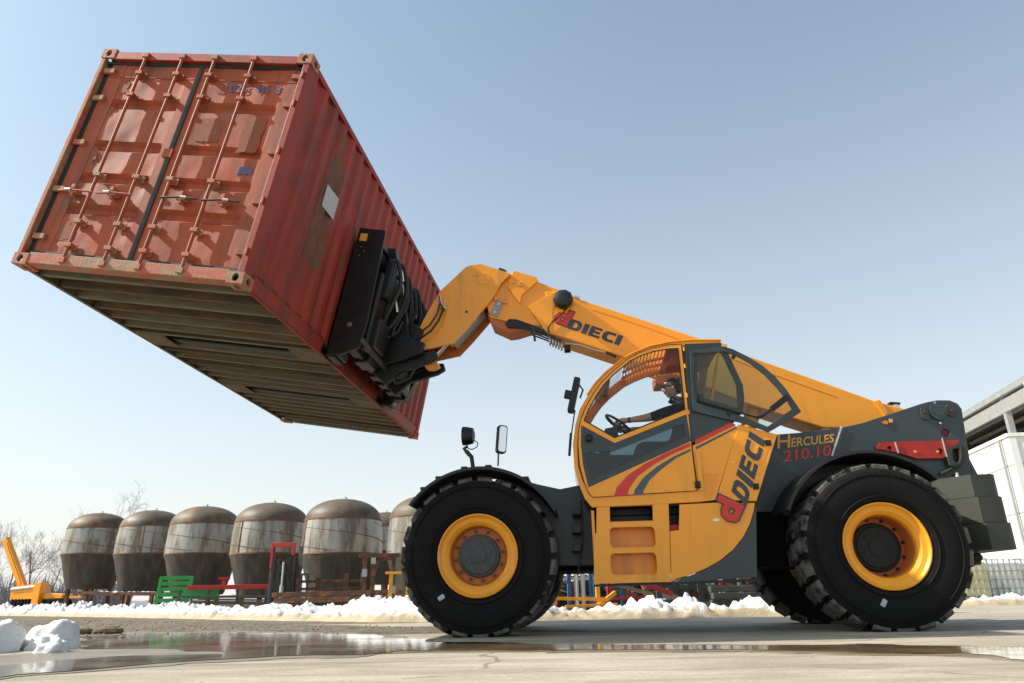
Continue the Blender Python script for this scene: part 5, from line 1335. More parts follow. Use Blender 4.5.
# seal line around windows
def ring(poly, w, Y, m, name, par, th=.004):
    b = MB(); b.prism(poly, Y-th, Y, holes=[shrink(poly, w)]); return b.build(name, m, par)
ring(doorO, .007, DYy-.0, SEAL, 'door_seal', cab, .0015)
ring(shrink(winU, -.004), .012, DYy, SEAL, 'window_seal', cab, .003)
pane('door_window', winU, DYy+.015, GLS)
inL = ML([(585, 455), (588, 452), (613.5, 451), (683.5, 423.5), (686, 436.5), (592, 479), (588, 470)], DYy)
b = MB(); b.prism(winL, DYy+.004, DYy+.012, holes=[inL]); b.build('lower_window_border', GRY, cab)
pane('lower_door_window', winL, DYy+.017, GLT)
b = MB(); X, Zz = M(589, 438.5, DYy); b.lathe([(.04, 0), (.042, -.03), (.02, -.05), (.001, -.05)], 16, 'y', (X, DYy+.004, Zz)); b.build('door_lock', BLK, cab, smooth=30)
b = MB(); b.prism(ML([(592.5, 458), (600, 457), (600.5, 465), (593, 466.5)], DYy+.01), DYy+.022, DYy+.024); b.build('window_sticker', YELS, cab)
b = MB(); b.tube(arc3([(608, 447), (609.5, 454), (608, 463), (604, 471)], CY0+.12), .012, 8); b.build('grab_rail', YEL, cab)
# hinges and handle
b = MB()
for (x, y) in ((683.5, 347), (684.5, 364), (686.5, 393), (688, 410)):
    q = at3(x, y, DYy-.01); b.tube([q, q+Vector((.004, 0, -.045))], .010, 8)
b.build('door_hinge', YEL2, cab)
b = MB(); q = at3(697.5, 485, DYy); b.box(q.x-.028, q.x+.028, DYy-.03, DYy, q.z-.035, q.z+.035); b.build('door_handle', BLK, cab, bevel=.006)
b = MB(); b.prism(ML([(695.5, 452), (700, 452), (704, 490), (699.5, 491)], DYy), DYy-.012, DYy-.001); b.build('door_edge_strip', YEL, cab, bevel=.003)
# stripes
SY = DYy-.001
b = MB(); b.prism(ML([(690, 442.6), (668, 452), (646, 463), (628, 475), (617, 487), (614, 496), (627, 495.3), (629.5, 488), (638, 476), (654.7, 464), (674.5, 453), (690.5, 446.4)], SY), SY-.002, SY); b.build('red_stripe', REDS, cab)
b = MB(); b.prism(ML([(690.5, 448.8), (674.5, 456), (657, 466.4), (643.7, 477.4), (635, 489.5), (633.4, 495), (643.7, 494.4), (643.2, 491), (650, 479.6), (663.5, 467.5), (676.7, 457.8), (690.8, 451)], SY), SY-.002, SY); b.build('grey_stripe', GRYS, cab)
# rear quarter body of cab
PY = CY0-.004
b = MB(); b.prism(ML([(684.5, 343.8), (721, 342.5), (727, 350), (743, 385), (744.5, 398), (743, 412), (733.5, 423), (691.5, 443.5), (687, 409)], CY0-.001), CY0-.001, CY0+.05, holes=[ML([(697, 353), (722, 352), (737, 385), (738, 408), (698, 396)], CY0-.001)])
qp = b.build('quarter_panel', GRY, cab, bevel=.004)
pane('quarter_glass', ML([(696, 352), (723, 351), (738, 385), (739, 409), (697, 397)], CY0+.02), CY0+.02, GLQ)
b = MB(); b.prism(ML([(692.5, 445.5), (733.5, 425), (738, 427), (715.5, 500), (700, 501.8), (697, 480)], PY), PY, PY+.05); b.build('lower_quarter_panel', YEL, cab, bevel=.004)
b = MB(); b.prism(ML([(694.8, 440.3), (731, 422.6), (736, 424.8), (695.3, 445)], PY), PY-.003, PY-.0005); b.build('red_stripe', REDS, cab)
b = MB(); b.prism(ML([(695.6, 447), (736.6, 426.6), (736.2, 428.6), (696, 449.6)], PY), PY-.003, PY-.0005); b.build('grey_stripe', GRYS, cab)
b = MB()
for k in range(11): A = M(703.5, 474+2.45*k, PY); B = M(718-.7*k*.8, 473.5+2.45*k, PY); b.bar((A[0], PY-.004, A[1]), (B[0], PY-.004, B[1]), .006, .010)
b.build('louvre', YEL, cab)
# open rear window: quarter shaped frame with glass
WYy = CY0-.035
wo = ML([(689.5, 351), (700, 349), (722, 346), (733, 349), (748, 356.5), (762, 365), (775, 376), (787, 390), (797, 405), (801.5, 411.5), (786, 422), (769, 432), (745, 423.5), (692.5, 411)], WYy)
wi = ML([(695.5, 353.5), (724, 351.5), (735, 355), (750, 363), (764, 374), (777, 387.5), (787, 400), (792, 409), (781, 417), (767.5, 426.5), (746, 417.5), (697, 402.5)], WYy)
b = MB(); b.prism(wo, WYy, WYy+.025, holes=[wi]); rw = b.build('rear_window_frame', GRY, cab, bevel=.004)
pane('rear_window_glass', shrink(wi, -.01), WYy+.011, GLR)
b = MB(); b.bar(at3(788, 396.5, WYy-.02), at3(772, 409, WYy-.03), .06, .035, up=(0, 1, 0)); b.tube([at3(774, 407, WYy-.03), at3(763, 415.5, WYy-.03), at3(756.5, 417.5, WYy-.03)], .014, 8); b.tube([at3(757, 417.5, WYy-.03), at3(735, 411.5, WYy-.02), at3(697, 400.5, WYy-.015)], .010, 8)
b.tube([at3(695, 352, WYy-.015), at3(693.5, 376, WYy-.015), at3(697, 400, WYy-.015)], .009, 8); b.build('window_stay', BLK, cab, smooth=40)
b = MB()
for (x, y) in ((694.5, 354.5), (698, 396.5), (733.5, 357), (729, 413)): q = at3(x, y, WYy-.01); b.cyl(q, .022, -.012, .008, 'y', 12)
b.build('window_knob', BLK, cab)
b = MB(); b.bar(at3(722, 345.5, WYy), at3(727, 346, WYy), .03, .03); b.build('window_latch', YEL2, cab)
# cab rear wall and floor, inside
b = MB(); x0 = M(727, 350, CY0)[0]; zt_ = M(727, 350, CY0)[1]; xm_ = M(743, 390, CY0)[0]
b.box(xm_-.10, xm_-.02, CY0+.052, CY1-.042, 1.25, 1.9); b.build('rear_wall', GRY, cab)
b = MB(); zb = M(592, 507.5, CY0)[1]; xb0 = M(592, 507, CY0)[0]; b.box(xb0, xm_, CY0+.052, CY1-.042, zb+.0, zb+.05); b.build('floor', BLK, cab)
b = MB(); b.prism(ML([(579, 470), (574, 432), (606, 440), (640, 440), (662, 428), (735, 420), (735, 500), (592, 505)], CY0), CY1-.055, CY1-.044); b.build('far_lower_panel', GRY, cab)
b = MB(); b.bar((M(690, 345, CY0)[0]+.02, CY1-.1, M(690, 345, CY0)[1]-.05), (M(697, 490, CY0)[0]+.05, CY1-.1, 1.3), .09, .08); b.build('rear_pillar', ORG, cab)
# lamp console under roof
b = MB(); b.box(M(655, 352, CY0)[0]+.02, M(672, 352, CY0)[0]+.1, CY1-.45, CY1-.15, 2.60, 2.72); b.build('roof_console', ORG, cab, bevel=.015)
# seat, steering
HX, HZ = M(668, 390, -.80)     # head position
b = MB(); sx_ = HX+.16
b.prism([(sx_-.02, 1.72), (sx_+.10, 1.72), (sx_+.20, 2.42), (sx_+.10, 2.44)], -1.03, -.58); b.build('seat_back', SEATM, cab, bevel=.03)
b = MB(); b.prism([(sx_-.48, 1.62), (sx_+.02, 1.60), (sx_+.04, 1.74), (sx_-.46, 1.76)], -1.04, -.56); b.build('seat_cushion', SEATM, cab, bevel=.03)
b = MB(); b.box(sx_-.36, sx_-.02, -.98, -.62, zb+.05, 1.62); b.build('seat_base', BLK, cab, bevel=.01)
sw = at3(619, 425, -.80)       # steering wheel centre
ax = Vector((.62, 0, .78)).normalized(); e1 = Vector((0, 1, 0)); e2 = ax.cross(e1)
b = MB(); N = 28; b.tube([sw+(e1*math.cos(2*math.pi*k/N)+e2*math.sin(2*math.pi*k/N))*.175 for k in range(N+1)], .015, 8, caps=False)
for a in (90, 210, 330): b.tube([sw-ax*.03, sw+(e1*math.cos(R(a))+e2*math.sin(R(a)))*.17], .011, 6)
b.lathe([(.045, -.05), (.045, .01)], 14, 'z', (0, 0, 0))
for i in range(len(b.v)-28, len(b.v)):
    v = Vector(b.v[i]); b.v[i] = tuple(sw+e1*v.x+e2*v.y+ax*v.z)
b.build('steering_wheel', BLK, cab, smooth=50)
b = MB(); b.tube([sw-ax*.02, sw-ax*.22+Vector((-.03, 0, 0)), Vector((sw.x-.22, sw.y, zb+.05))], [.035, .06, .10], 10); b.prism([(sw.x-.22, sw.z-.22), (sw.x-.02, sw.z-.14), (sw.x-.03, sw.z-.04), (sw.x-.16, sw.z-.06)], -.92, -.68); b.build('steering_column', BLK, cab, smooth=40)
# mirrors and wiper in front of the cab
b = MB(); b.T = Matrix.Translation(at3(574, 394, -1.30)) @ Matrix.Rotation(R(14), 4, 'Y'); b.prism(rrect(-.035, .035, -.20, .19, .02), -.02, .09); b.box(-.10, -.03, -.01, .05, -.06, .03); b.build('cab_mirror', BLK, cab, bevel=.008)
b = MB(); b.tube([at3(575, 410, -1.26), at3(572, 430, -1.27), at3(570.5, 445, -1.28)], .007, 6); b.tube([at3(578.5, 384, -1.26), at3(583, 390, -1.25), at3(580, 398, -1.25)], .010, 6); b.build('mirror_arm', BLK, cab)
b = MB(); b.bar(at3(571, 433, -1.27), at3(569.3, 456, -1.27), .028, .028, up=(0, 1, 0)); b.build('wiper', BLK, cab, bevel=.008)

# ---- lower body: step box and side panel
b = MB()
so = ML([(596.5, 507.5), (668.5, 503.5), (671, 582), (594, 583.5), (594, 534), (596.5, 533)], CY0)
h1 = ML([(609.7, 506.8), (652.5, 505), (652.9, 520.5), (610, 521.8)], CY0)
def rq(x0, x1, y0, y1):   # rounded opening from picture corners
    a = M(x0, y1, CY0); c = M(x1, y0, CY0); return rrect(a[0], c[0], a[1], c[1], .045, 4)
h2 = rq(610.5, 654.5, 526.4, 547.9); h3 = rq(611.5, 656, 552.5, 575)
b.prism(so, CY0, CY0+.03, holes=[shrink(h1, .0), h2, h3]); stp = b.build('step_box', YEL, tel, bevel=.004)
for (x0, x1, y0, y1) in ((609, 655, 526, 548.5), (610, 657, 552, 576)):
    a = M(x0, y1, CY0); c = M(x1, y0, CY0); b = MB()
    b.box(a[0]-.02, c[0]+.02, CY0+.18, CY0+.20, a[1]-.02, c[1]+.02)
    b.box(a[0]-.02, c[0]+.02, CY0+.032, CY0+.178, a[1]-.03, a[1]-.012); b.box(a[0]-.02, c[0]+.02, CY0+.032, CY0+.178, c[1]+.012, c[1]+.03)
    b.box(a[0]-.04, a[0]-.022, CY0+.032, CY0+.2, a[1]-.03, c[1]+.03); b.box(c[0]+.022, c[0]+.04, CY0+.032, CY0+.2, a[1]-.03, c[1]+.03)
    b.build('step', YEL, stp, bevel=.003)
b = MB(); a = M(609, 521.8, CY0); c = M(653, 505, CY0); b.box(a[0], c[0], CY0+.28, CY0+.30, a[1]-.05, c[1]+.05); b.box(a[0], c[0], CY0+.032, CY0+.28, a[1]-.03, a[1]-.01)
for k in range(17): x = a[0]+(c[0]-a[0])*(k+.5)/17; b.box(x-.005, x+.005, CY0+.0, CY0+.03, a[1]-.002, a[1]+.008)
b.build('tread_plate', BLK, stp)
b = MB(); pl0 = M(595, 583, CY0); b.box(pl0[0], pl0[0]+.03, CY0+.032, -.70, pl0[1], M(596, 510, CY0)[1]); b.build('front_face', YEL, stp, bevel=.003)
side = ML([(679.5, 504.5), (716, 502.5), (755, 502.8), (753.5, 512), (750, 524), (743, 537.5), (733, 550), (719.5, 561), (705, 569), (690, 575), (676, 579), (671.5, 582.3), (670, 531), (679, 530)], CY0)
b = MB(); b.prism(side, CY0, CY0+.03); sp = b.build('side_panel', YEL, tel, bevel=.004)
grey = ML([(756, 502.5), (757, 577), (672, 583), (690, 575.8), (705, 569.8), (719.5, 561.8), (733, 550.8), (743, 538.3), (750.8, 524.4), (754.3, 512)], CY0)
b = MB(); b.prism(grey, CY0-.0005, CY0+.03); b.build('side_panel', GRY, tel)
b = MB(); a = M(661, 531, CY0); c = M(680, 503, CY0); b.box(a[0]-.03, c[0]+.03, CY0+.25, CY0+.27, a[1]-.05, c[1]+.03); b.build('recess_back', BLK, tel)
b = MB(); q = at3(672, 527, CY0+.1); b.box(q.x-.09, q.x+.07, CY0+.05, CY0+.2, q.z-.04, q.z+.02); b.build('valve_block', REDP, tel, bevel=.01)
b = MB(); a = M(594, 584.5, CY0); c = M(757, 578, CY0); b.prism([(a[0], a[1]-.02), (c[0], c[1]-.03), (c[0], c[1]-.005), (a[0], a[1]+.0)], CY0+.005, CY0+.2); b.build('skid_rail', BLK, tel)
b = MB(); b.box(M(700, 550, CY0)[0]-.9, M(757, 550, CY0)[0]-.02, CY0+.22, -.63, .62, 1.15); b.build('fuel_tank', BLK, tel, bevel=.02)
# tilted access panel with vertical lettering
b = MB(); b.prism(ML([(738.5, 424.5), (777, 434.5), (756.3, 501.3), (716.2, 499.8)], PY), PY-.008, PY+.05); ap = b.build('access_panel', YEL, tel, bevel=.005)
b = MB(); b.prism(ML([(767, 436.5), (771, 437.6), (752.5, 498), (748.5, 498)], PY-.01), PY-.0105, PY-.0075); b.build('panel_fold', YEL, ap)
b = MB()
for (x, y) in ((768, 443), (755.7, 486.5)): q = at3(x, y, PY-.01); b.box(q.x-.03, q.x+.03, PY-.022, PY-.0085, q.z-.03, q.z+.03)
b.build('panel_latch', BLK, ap, bevel=.004)
b = MB(); q = at3(716, 520, CY0); b.prism(ellipse(q.x, q.z, .035, .014), CY0-.008, CY0-.0005); q2 = at3(732.5, 462.5, PY); b.cyl(q2, .008, -.012, -.008); b.build('lock_plate', CHR, tel)
block_word('side_lettering', 'DIECI', D3([(746.5, 506), (765.5, 441), (749.6, 431), (731.3, 491)], PY-.0105), DARKL, ap, Vector((0, -1, 0)))
Qd = [(736, 525), (744.5, 506), (719.5, 494.5), (712, 512)]
block_word('side_emblem', 'd', D3(Qd, PY-.0105), DARKL, ap, Vector((0, -1, 0)), grow=.06)
block_word('side_emblem', 'd', D3(Qd, PY-.0140), REDS, ap, Vector((0, -1, 0)))
text_on('model_lettering', 'H', D3([(777.3, 448.6), (790, 447.6), (790.3, 434.3), (777.6, 434.8)], TY-.003), YELS, tel, bold=.01)
text_on('model_lettering', 'ERCULES', D3([(791.3, 447.3), (833.8, 442.3), (834.2, 433.8), (791.6, 438.2)], TY-.003), YELS, tel, bold=.015)
text_on('model_number', '210.10', D3([(783.5, 462.4), (831, 455.6), (831, 444.8), (783.5, 450.6)], TY-.003), REDS, tel, bold=.015)

# ================================================================== FORK CARRIAGE (on the container's side, container frame)
CA = MTI @ CT
X0 = CW_+.012
def cbox(name, x0, x1, y0, y1, z0, z1, m=BLK, par=None, bev=.01):
    b = MB(CA); b.box(x0, x1, y0, y1, z0, z1); return b.build(name, m, par or tel, bevel=bev)
car = cbox('fork_carriage', X0+.16, X0+.32, 2.0, 4.05, .78, 1.06)
cbox('carriage_plate', X0+.18, X0+.30, 2.0, 4.0, .14, .40, par=car)
cbox('carriage_plate', X0+.17, X0+.27, 2.0, 4.0, .41, .77, par=car)
cbox('carriage_plate', X0+.17, X0+.27, 2.0, 4.0, 1.07, 1.52, par=car)
for i, yc in enumerate(YP):
    b = MB(CA); y0, y1 = yc-.03+.03*i, yc+.19
    b.prism([(X0, .03), (X0+.16, .03), (X0+.165, .12), (X0+.155, 1.62), (X0+.02, 1.66), (X0, 1.62)], y0, y1, 'xz')
    b.box(.3, X0+.01, y0+.03, y1-.05, .035, .10)
    b.build('fork', BLK, car, bevel=.012)
    b = MB(CA); b.box(X0+.02, X0+.10, y0-.03, y1+.02, .0, .028); b.build('fork_heel', OLV, car, bevel=.008)
b = MB(CA); b.prism([(X0+.003, .02), (X0+.16, .04), (X0+.38, .16), (X0+.40, .5), (X0+.355, 1.66), (X0+.34, 1.69), (X0+.01, 1.70)], 1.95, 1.99, 'xz'); b.build('carriage_tower', BLK, car, bevel=.008)
for y, zt2 in ((2.38, 1.67), (2.52, 1.62), (2.95, 1.60), (3.30, 1.57), (3.62, 1.45), (3.98, 1.30)):
    b = MB(CA); b.prism([(X0+.17, .1), (X0+.34, .12), (X0+.44, .4), (X0+.40, zt2-.14), (X0+.35, zt2), (X0+.17, zt2)], y, y+.17, 'xz'); b.build('carriage_tower', BLK, car, bevel=.01)
cbox('top_beam', X0+.162, X0+.30, 2.0, 4.0, 1.53, 1.60, par=car)
for (ya_, yb_, za_, zb_, xx_) in ((2.2, 2.36, .9, 1.45, .46), (2.6, 2.9, .55, 1.1, .50), (3.1, 3.28, .8, 1.38, .47), (3.4, 3.7, .35, .9, .50), (2.15, 2.5, .25, .62, .48)):
    cbox('carriage_block', X0+.35, X0+xx_, ya_, yb_, za_, zb_, par=car, bev=.02)
cbox('carriage_block', X0+.275, X0+.40, 2.10, 3.95, .20, 1.20, par=car, bev=.03)
b = MB(CA); b.bar((X0+.40, 1.93, .24), (X0+.40, 3.9, .16), .04, .05); b.build('guard_bar', STEELD, car, bevel=.006)
# warning sticker + bolts on the near tower (faces the camera)
b = MB(CA); b.box(X0+.05, X0+.14, 1.944, 1.9485, 1.52, 1.62); b.build('warning_sticker', YELS, car)
b = MB(CA)
for (dx, dz) in ((.05, 1.38), (.15, 1.38), (.10, 1.32), (.10, 1.44)): b.cyl((X0+dx, 0, dz), .009, 1.940, 1.949, 'y', 8)
b.cyl((X0+.20, 0, .42), .030, 1.935, 1.949, 'y', 14); b.build('bolt_head', CHR, car)
# sideshift cylinders and hoses
for y, z in ((2.3, 1.25), (3.3, 1.22)):
    b = MB(CA); b.tube([(X0+.36, y, z), (X0+.36, y+.6, z)], .055, 12).tube([(X0+.36, y+.6, z), (X0+.36, y+.8, z)], .03, 10); b.build('shift_cylinder', BLK, car, smooth=40)
rr_ = random.Random(4)
for k in range(9):
    y = 2.2+.17*k; z1 = 1.42-.12*rr_.random(); b = MB(CA); x_ = X0+.40
    P_ = [Vector((x_, y, z1)), Vector((x_+.08+.05*rr_.random(), y+.03, z1+.02)), Vector((x_+.14+.05*rr_.random(), y+.1, z1-.25)), Vector((x_+.12, y+.05+.2*rr_.random(), .85)), Vector((x_+.02, y+.12, .55)), Vector((x_-.05, y+.1, .45))]
    pts_ = []
    for q in range(len(P_)-1):
        A_, B_, C_, D_ = P_[max(0, q-1)], P_[q], P_[q+1], P_[min(len(P_)-1, q+2)]
        for t in (0, .25, .5, .75): pts_.append(.5*((2*B_)+(C_-A_)*t+(2*A_-5*B_+4*C_-D_)*t*t+(3*B_-A_-3*C_+D_)*t**3))
    b.tube(pts_, .026, 7)
    b.build('hose', BLK2, car, smooth=60)
b = MB(CA)
for (y, z) in ((2.45, 1.40), (2.6, 1.28), (2.9, 1.38), (3.0, 1.02), (3.3, 1.3), (2.5, 1.0), (3.5, 1.15)): b.tube([(X0+.47, y, z), (X0+.50, y+.05, z-.13)], .02, 8)
b.build('hose_coupling', CHR, car, smooth=40)
# head bracket linking to the gooseneck
b = MB(CA); b.prism([(X0+.25, .15), (X0+.62, .30), (X0+.86, .42), (X0+.88, .56), (X0+.66, .62), (X0+.50, 1.10), (X0+.28, 1.35)], 2.72, 2.80, 'xz'); b.build('head_bracket', BLK, car, bevel=.01)
b = MB(CA); b.prism([(X0+.25, .15), (X0+.62, .30), (X0+.86, .42), (X0+.88, .56), (X0+.66, .62), (X0+.50, 1.10), (X0+.28, 1.35)], 3.28, 3.36, 'xz'); b.build('head_bracket', BLK, car, bevel=.01)
b = MB(); b.tube([at3(405, 345, -.26), at3(405, 345, .26)], .12, 20); b.tube([at3(400, 372, -.26), at3(400, 372, .26)], .10, 20); b.build('pivot_tube', BLK, car, smooth=40)
b = MB(); b.prism(ML([(378, 345), (412, 352), (436, 351), (438, 358), (430, 363), (400, 372), (385, 385), (372, 372)], -.30), -.30, -.24); b.build('link_arm', BLK, car, bevel=.012)
b = MB(); b.prism(ML([(378, 345), (412, 352), (436, 351), (438, 358), (430, 363), (400, 372), (385, 385), (372, 372)], -.30), .2, .26); b.build('link_arm', BLK, car, bevel=.012)
b = MB(); b.prism(ML([(396, 322), (412, 322), (424, 330), (418, 345), (400, 352), (388, 340)], -.27), -.27, .27); b.build('pivot_block', BLK, car, bevel=.02)
for P_, r_ in (([(396, 384, -.34), (410, 378, -.36), (414, 370, -.34), (424, 362, -.33)], .02), ([(444, 308, -.30), (439, 320, -.34), (431, 331, -.35), (421, 338, -.33), (410, 340, -.3)], .014),
              ([(441, 300, -.28), (437, 314, -.32), (430, 325, -.33), (421, 332, -.30)], .012), ([(375, 330, -.5), (388, 338, -.52), (398, 332, -.45), (402, 322, -.4)], .02)):
    b = MB(); b.tube([at3(*q) for q in P_], r_, 8); b.build('hose_loop', BLK2, car, smooth=50)


# ================================================================== DRIVER
def person():
    root = empty('person', MT); tag(root, 'driver in a black shirt and dark sunglasses holding the steering wheel in the cab', 'person')
    hy = -.80
    hc = M(671.5, 388.5, hy); hd = Vector((hc[0], hy, hc[1]))
    sh = hd+Vector((.085, 0, -.215)); hip = Vector((hd.x+.04, hy, 1.86))
    V = []; E = []; Rr = []
    def add(p, r, prev=None):
        V.append(tuple(p)); Rr.append(r); i = len(V)-1
        if prev is not None: E.append((prev, i))
        return i
    pel = add(hip, (.16, .13)); w = add(hip.lerp(sh, .4)+Vector((.03, 0, 0)), (.17, .12), pel); ch = add(sh+Vector((.0, 0, -.10)), (.19, .15), w)
    up_ = add(sh+Vector((-.01, 0, .0)), (.13, .115), ch); add(hd+Vector((.035, 0, -.085)), (.062, .062), up_)
    arms = {}
    for s in (-1, 1):
        s0 = add(sh+Vector((-.02, s*.19, -.06)), (.070, .066), ch)
        if s < 0: el = at3(649, 417.5, hy-.20); hand = at3(619, 421.5, hy-.12)
        else: el = at3(649, 417.5, hy-.20)+Vector((0, .42, -.05)); hand = at3(619, 421.5, hy-.12)+Vector((.03, .25, -.03))
        m1 = add(Vector(V[s0]).lerp(el, .5), (.074, .070), s0); e_ = add(el, (.054, .050), m1)
        wr = hand+(el-hand).normalized()*.10
        m2 = add(el.lerp(wr, .4), (.042, .042), e_); w_ = add(wr, (.026, .030), m2)
        arms[s] = (wr, hand, el)
    for s in (-1, 1):
        k = add(hip+Vector((-.12, s*.10, -.02)), (.09, .09), pel); kn = add(hip+Vector((-.46, s*.13, .02)), (.066, .066), k); an = add(hip+Vector((-.54, s*.13, -.40)), (.042, .042), kn); add(hip+Vector((-.68, s*.13, -.44)), (.035, .035), an)
    me = bpy.data.meshes.new('body'); me.from_pydata(V, E, []); o = bpy.data.objects.new('tmp', me); COL.objects.link(o)
    o.modifiers.new('s', 'SKIN')
    for i, r in enumerate(Rr): me.skin_vertices[0].data[i].radius = r
    me.skin_vertices[0].data[0].use_root = True
    sb = o.modifiers.new('u', 'SUBSURF'); sb.levels = sb.render_levels = 2
    bpy.context.view_layer.update(); dg = bpy.context.evaluated_depsgraph_get()
    ev = bpy.data.meshes.new_from_object(o.evaluated_get(dg)); bpy.data.objects.remove(o)
    b = MB(); b.v = [tuple(v.co) for v in ev.vertices]
    for p in ev.polygons: b.f.append(tuple(p.vertices)); b.mi.append(0)
    # head: one sculpted surface, face towards -x
    def headf(u, v):
        th = 2*math.pi*u; ph = -math.pi/2+math.pi*v
        dx, dy, dz = math.cos(th)*math.cos(ph), math.sin(th)*math.cos(ph), math.sin(ph)
        x, y, z = dx*.098, dy*.076, dz*.118
        if dx < 0:      # face: flatter, jaw narrows
            if dz < -.1: y *= 1-.28*(-dz-.1); x *= 1-.05*(-dz)
            f = max(0, -dx-.55)/.45; c = math.exp(-(y/.016)**2)
            zz = z
            if -.035 < zz < .018: x -= .024*c*f*(1-abs((zz+.022)/.04 if zz > -.022 else (zz+.022)/.014) if abs(zz+.022) < .04 else 0)   # nose
            x += .010*f*math.exp(-((zz-.012)/.012)**2)*(1-c)                                        # eye hollows
            x -= .006*f*math.exp(-((zz+.056)/.010)**2)*math.exp(-(y/.024)**2)                         # lips
            x += .006*f*math.exp(-((zz+.072)/.008)**2)
            x -= .010*f*math.exp(-((zz+.096)/.016)**2)                                              # chin
        else:
            if dz < -.2: x *= 1-.55*(-dz-.2)
        return (hd.x+x, hd.y+y, hd.z+z)
    b.grid(headf, 56, 44)
    for s in (-1, 1):
        b.ball(hd+Vector((.010, s*.077, -.008)), .030, 10, 8, (.65, .3, 1))
        for ex_ in (0,): b.ball(hd+Vector((-.078, s*.030, .012)), .012, 8, 6)
    for s, (wr, hand, el) in arms.items():
        d = (hand-wr).normalized(); sd = Vector((0, 1, 0)); nrm = d.cross(sd).normalized()
        if nrm.z < 0: nrm = -nrm
        b.tube([wr-d*.01, wr+d*.02, wr+d*.06, wr+d*.095], [.026, .030, .036, .030], 10)
        for k in range(4):
            L = (.066, .076, .072, .056)[k]; st = wr+d*.085+sd*((k-1.5)*.021)+nrm*.010
            b.tube([st, st+d*L*.45+nrm*.004, st+d*L*.8-nrm*.016, st+d*L*.72-nrm*.040, st+d*L*.40-nrm*.048], [.0112, .0104, .0098, .009, .0075], 7)
        b.tube([wr+d*.035+sd*.024, wr+d*.075+sd*.048-nrm*.012, wr+d*.105+sd*.040-nrm*.032], [.014, .012, .0095], 7)
    el0 = arms[-1][2]
    def mi(c):
        if c.z > sh.z+.095: return 0
        if c.x < el0.x+.015 and c.z > hip.z+.14: return 0
        if c.z < hip.z+.10: return 2
        return 1
    for k, f in enumerate(b.f):
        c = sum((Vector(b.v[i]) for i in f), Vector())/len(f); b.mi[k] = mi(c)
    body = b.build('body', [SKIN, SHIRT, TROU], root, smooth=60)
    h = MB()
    def hf(u, v):
        th = 2*math.pi*u; lowest = -.25 if math.cos(th) > -.15 else .52
        if math.cos(th) > .35: lowest = -.62
        ph = lowest+(math.pi/2-lowest)*v
        d = Vector((math.cos(th)*math.cos(ph), math.sin(th)*math.cos(ph), math.sin(ph)))
        k = 1.05+.04*noise.noise(d*7); 
        if v < .02: k = .93
        return (hd.x+.006+d.x*.101*k, hd.y+d.y*.080*k, hd.z+.002+d.z*.121*k)
    h.grid(hf, 36, 14); h.build('hair', HAIR, root, smooth=70)
    cl = MB(); cl.tube([sh+Vector((-.055, 0, .045)), sh+Vector((-.045, 0, .10))], [.085, .062], 16, caps=False); cl.build('collar', SHIRT, root, smooth=60)
    g_ = MB()
    for s in (-1, 1):
        i0 = len(g_.v); g_.prism(rrect(-.030, .030, -.017, .019, .012), -.004, .004)
        for i in range(i0, len(g_.v)):
            v = Vector(g_.v[i]); g_.v[i] = tuple(hd+Vector((-.100+v.y+abs(v.x+s*.03)*.25, s*.034+v.x, .014+v.z)))
        g_.bar(hd+Vector((-.094, s*.062, .02)), hd+Vector((.0, s*.082, .012)), .006, .012)
    g_.build('sunglasses', BLK, root)
    wt = MB(); wr, hand, el = arms[-1]; d = (hand-wr).normalized(); wt.tube([wr-d*.03, wr-d*.005], .033, 14); wt.build('wristwatch', BLK, root)
person()

# ================================================================== CAMERA, LIGHT, SKY
cam = bpy.data.objects.new('camera', bpy.data.cameras.new('camera')); COL.objects.link(cam); scn.camera = cam
cam.data.sensor_width = 36; cam.data.lens = F/1024*36; cam.data.clip_end = 3000; cam.data.clip_start = .05
# picture content is turned counter-clockwise by ROLL
right = RT*math.cos(ROLL)+UP*(-math.sin(ROLL)); upv = RT*math.sin(ROLL)+UP*math.cos(ROLL)
cam.matrix_world = frame(CAM, right, upv, -FW)

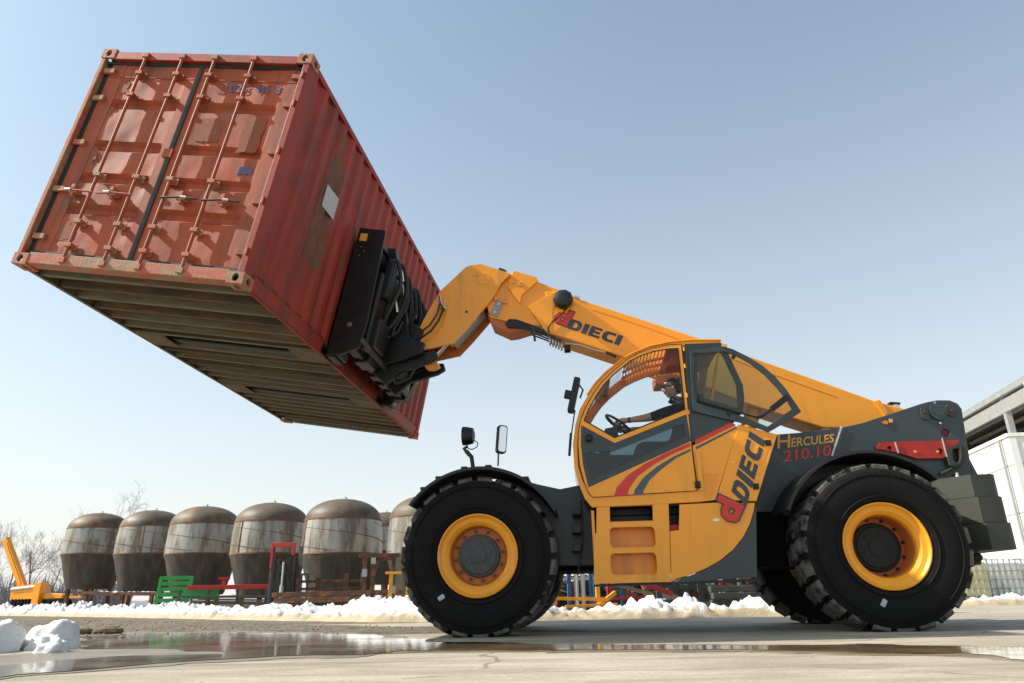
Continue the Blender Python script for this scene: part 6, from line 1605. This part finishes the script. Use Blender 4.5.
SUN_EL = R(42); BETA = R(3.5)
sd_ = Vector((-math.cos(BETA)*math.cos(SUN_EL), -math.sin(BETA)*math.cos(SUN_EL), math.sin(SUN_EL)))
sun = bpy.data.objects.new('sun', bpy.data.lights.new('sun', 'SUN')); COL.objects.link(sun)
sun.rotation_euler = sd_.to_track_quat('Z', 'Y').to_euler(); sun.data.energy = 3.7; sun.data.angle = R(.6); sun.data.color = (1, .93, .82)
w = bpy.data.worlds.new('World'); scn.world = w; w.use_nodes = True
nt = w.node_tree; bg = nt.nodes['Background']
sk = nt.nodes.new('ShaderNodeTexSky'); sk.sky_type = 'NISHITA'; sk.sun_disc = False
sk.sun_elevation = SUN_EL; sk.sun_rotation = math.atan2(sd_.x, sd_.y); sk.air_density = 1.0; sk.dust_density = 2.0; sk.ozone_density = 1.0
# thin high haze: a pale veil that thickens towards the horizon
tcw = nt.nodes.new('ShaderNodeTexCoord'); sp = nt.nodes.new('ShaderNodeSeparateXYZ'); nt.links.new(tcw.outputs['Generated'], sp.inputs[0])
def wm(op, a, b_=None, clamp=False):
    x = nt.nodes.new('ShaderNodeMath'); x.operation = op; x.use_clamp = clamp
    for k, v in enumerate((a, b_)):
        if v is None: continue
        if isinstance(v, (int, float)): x.inputs[k].default_value = v
        else: nt.links.new(v, x.inputs[k])
    return x.outputs[0]
veil = wm('MULTIPLY', wm('EXPONENT', wm('MULTIPLY', wm('MAXIMUM', sp.outputs['Z'], 0.0), -2.7)), .97, True)
mxs = nt.nodes.new('ShaderNodeMix'); mxs.data_type = 'RGBA'; nt.links.new(veil, mxs.inputs[0]); tn = nt.nodes.new('ShaderNodeMix'); tn.data_type = 'RGBA'; tn.blend_type = 'MULTIPLY'; tn.inputs[0].default_value = 1; nt.links.new(sk.outputs[0], tn.inputs['A']); tn.inputs['B'].default_value = (.70, .84, .78, 1); nt.links.new(tn.outputs['Result'], mxs.inputs['A']); mxs.inputs['B'].default_value = (3.92, 3.74, 3.62, 1)
nt.links.new(mxs.outputs['Result'], bg.inputs[0]); bg.inputs[1].default_value = .13
scn.view_settings.view_transform = 'Standard'; scn.view_settings.look = 'None'; scn.view_settings.exposure = .98; scn.view_settings.gamma = 1
scn.render.engine = 'CYCLES'; scn.cycles.max_bounces = 8; scn.cycles.transparent_max_bounces = 16
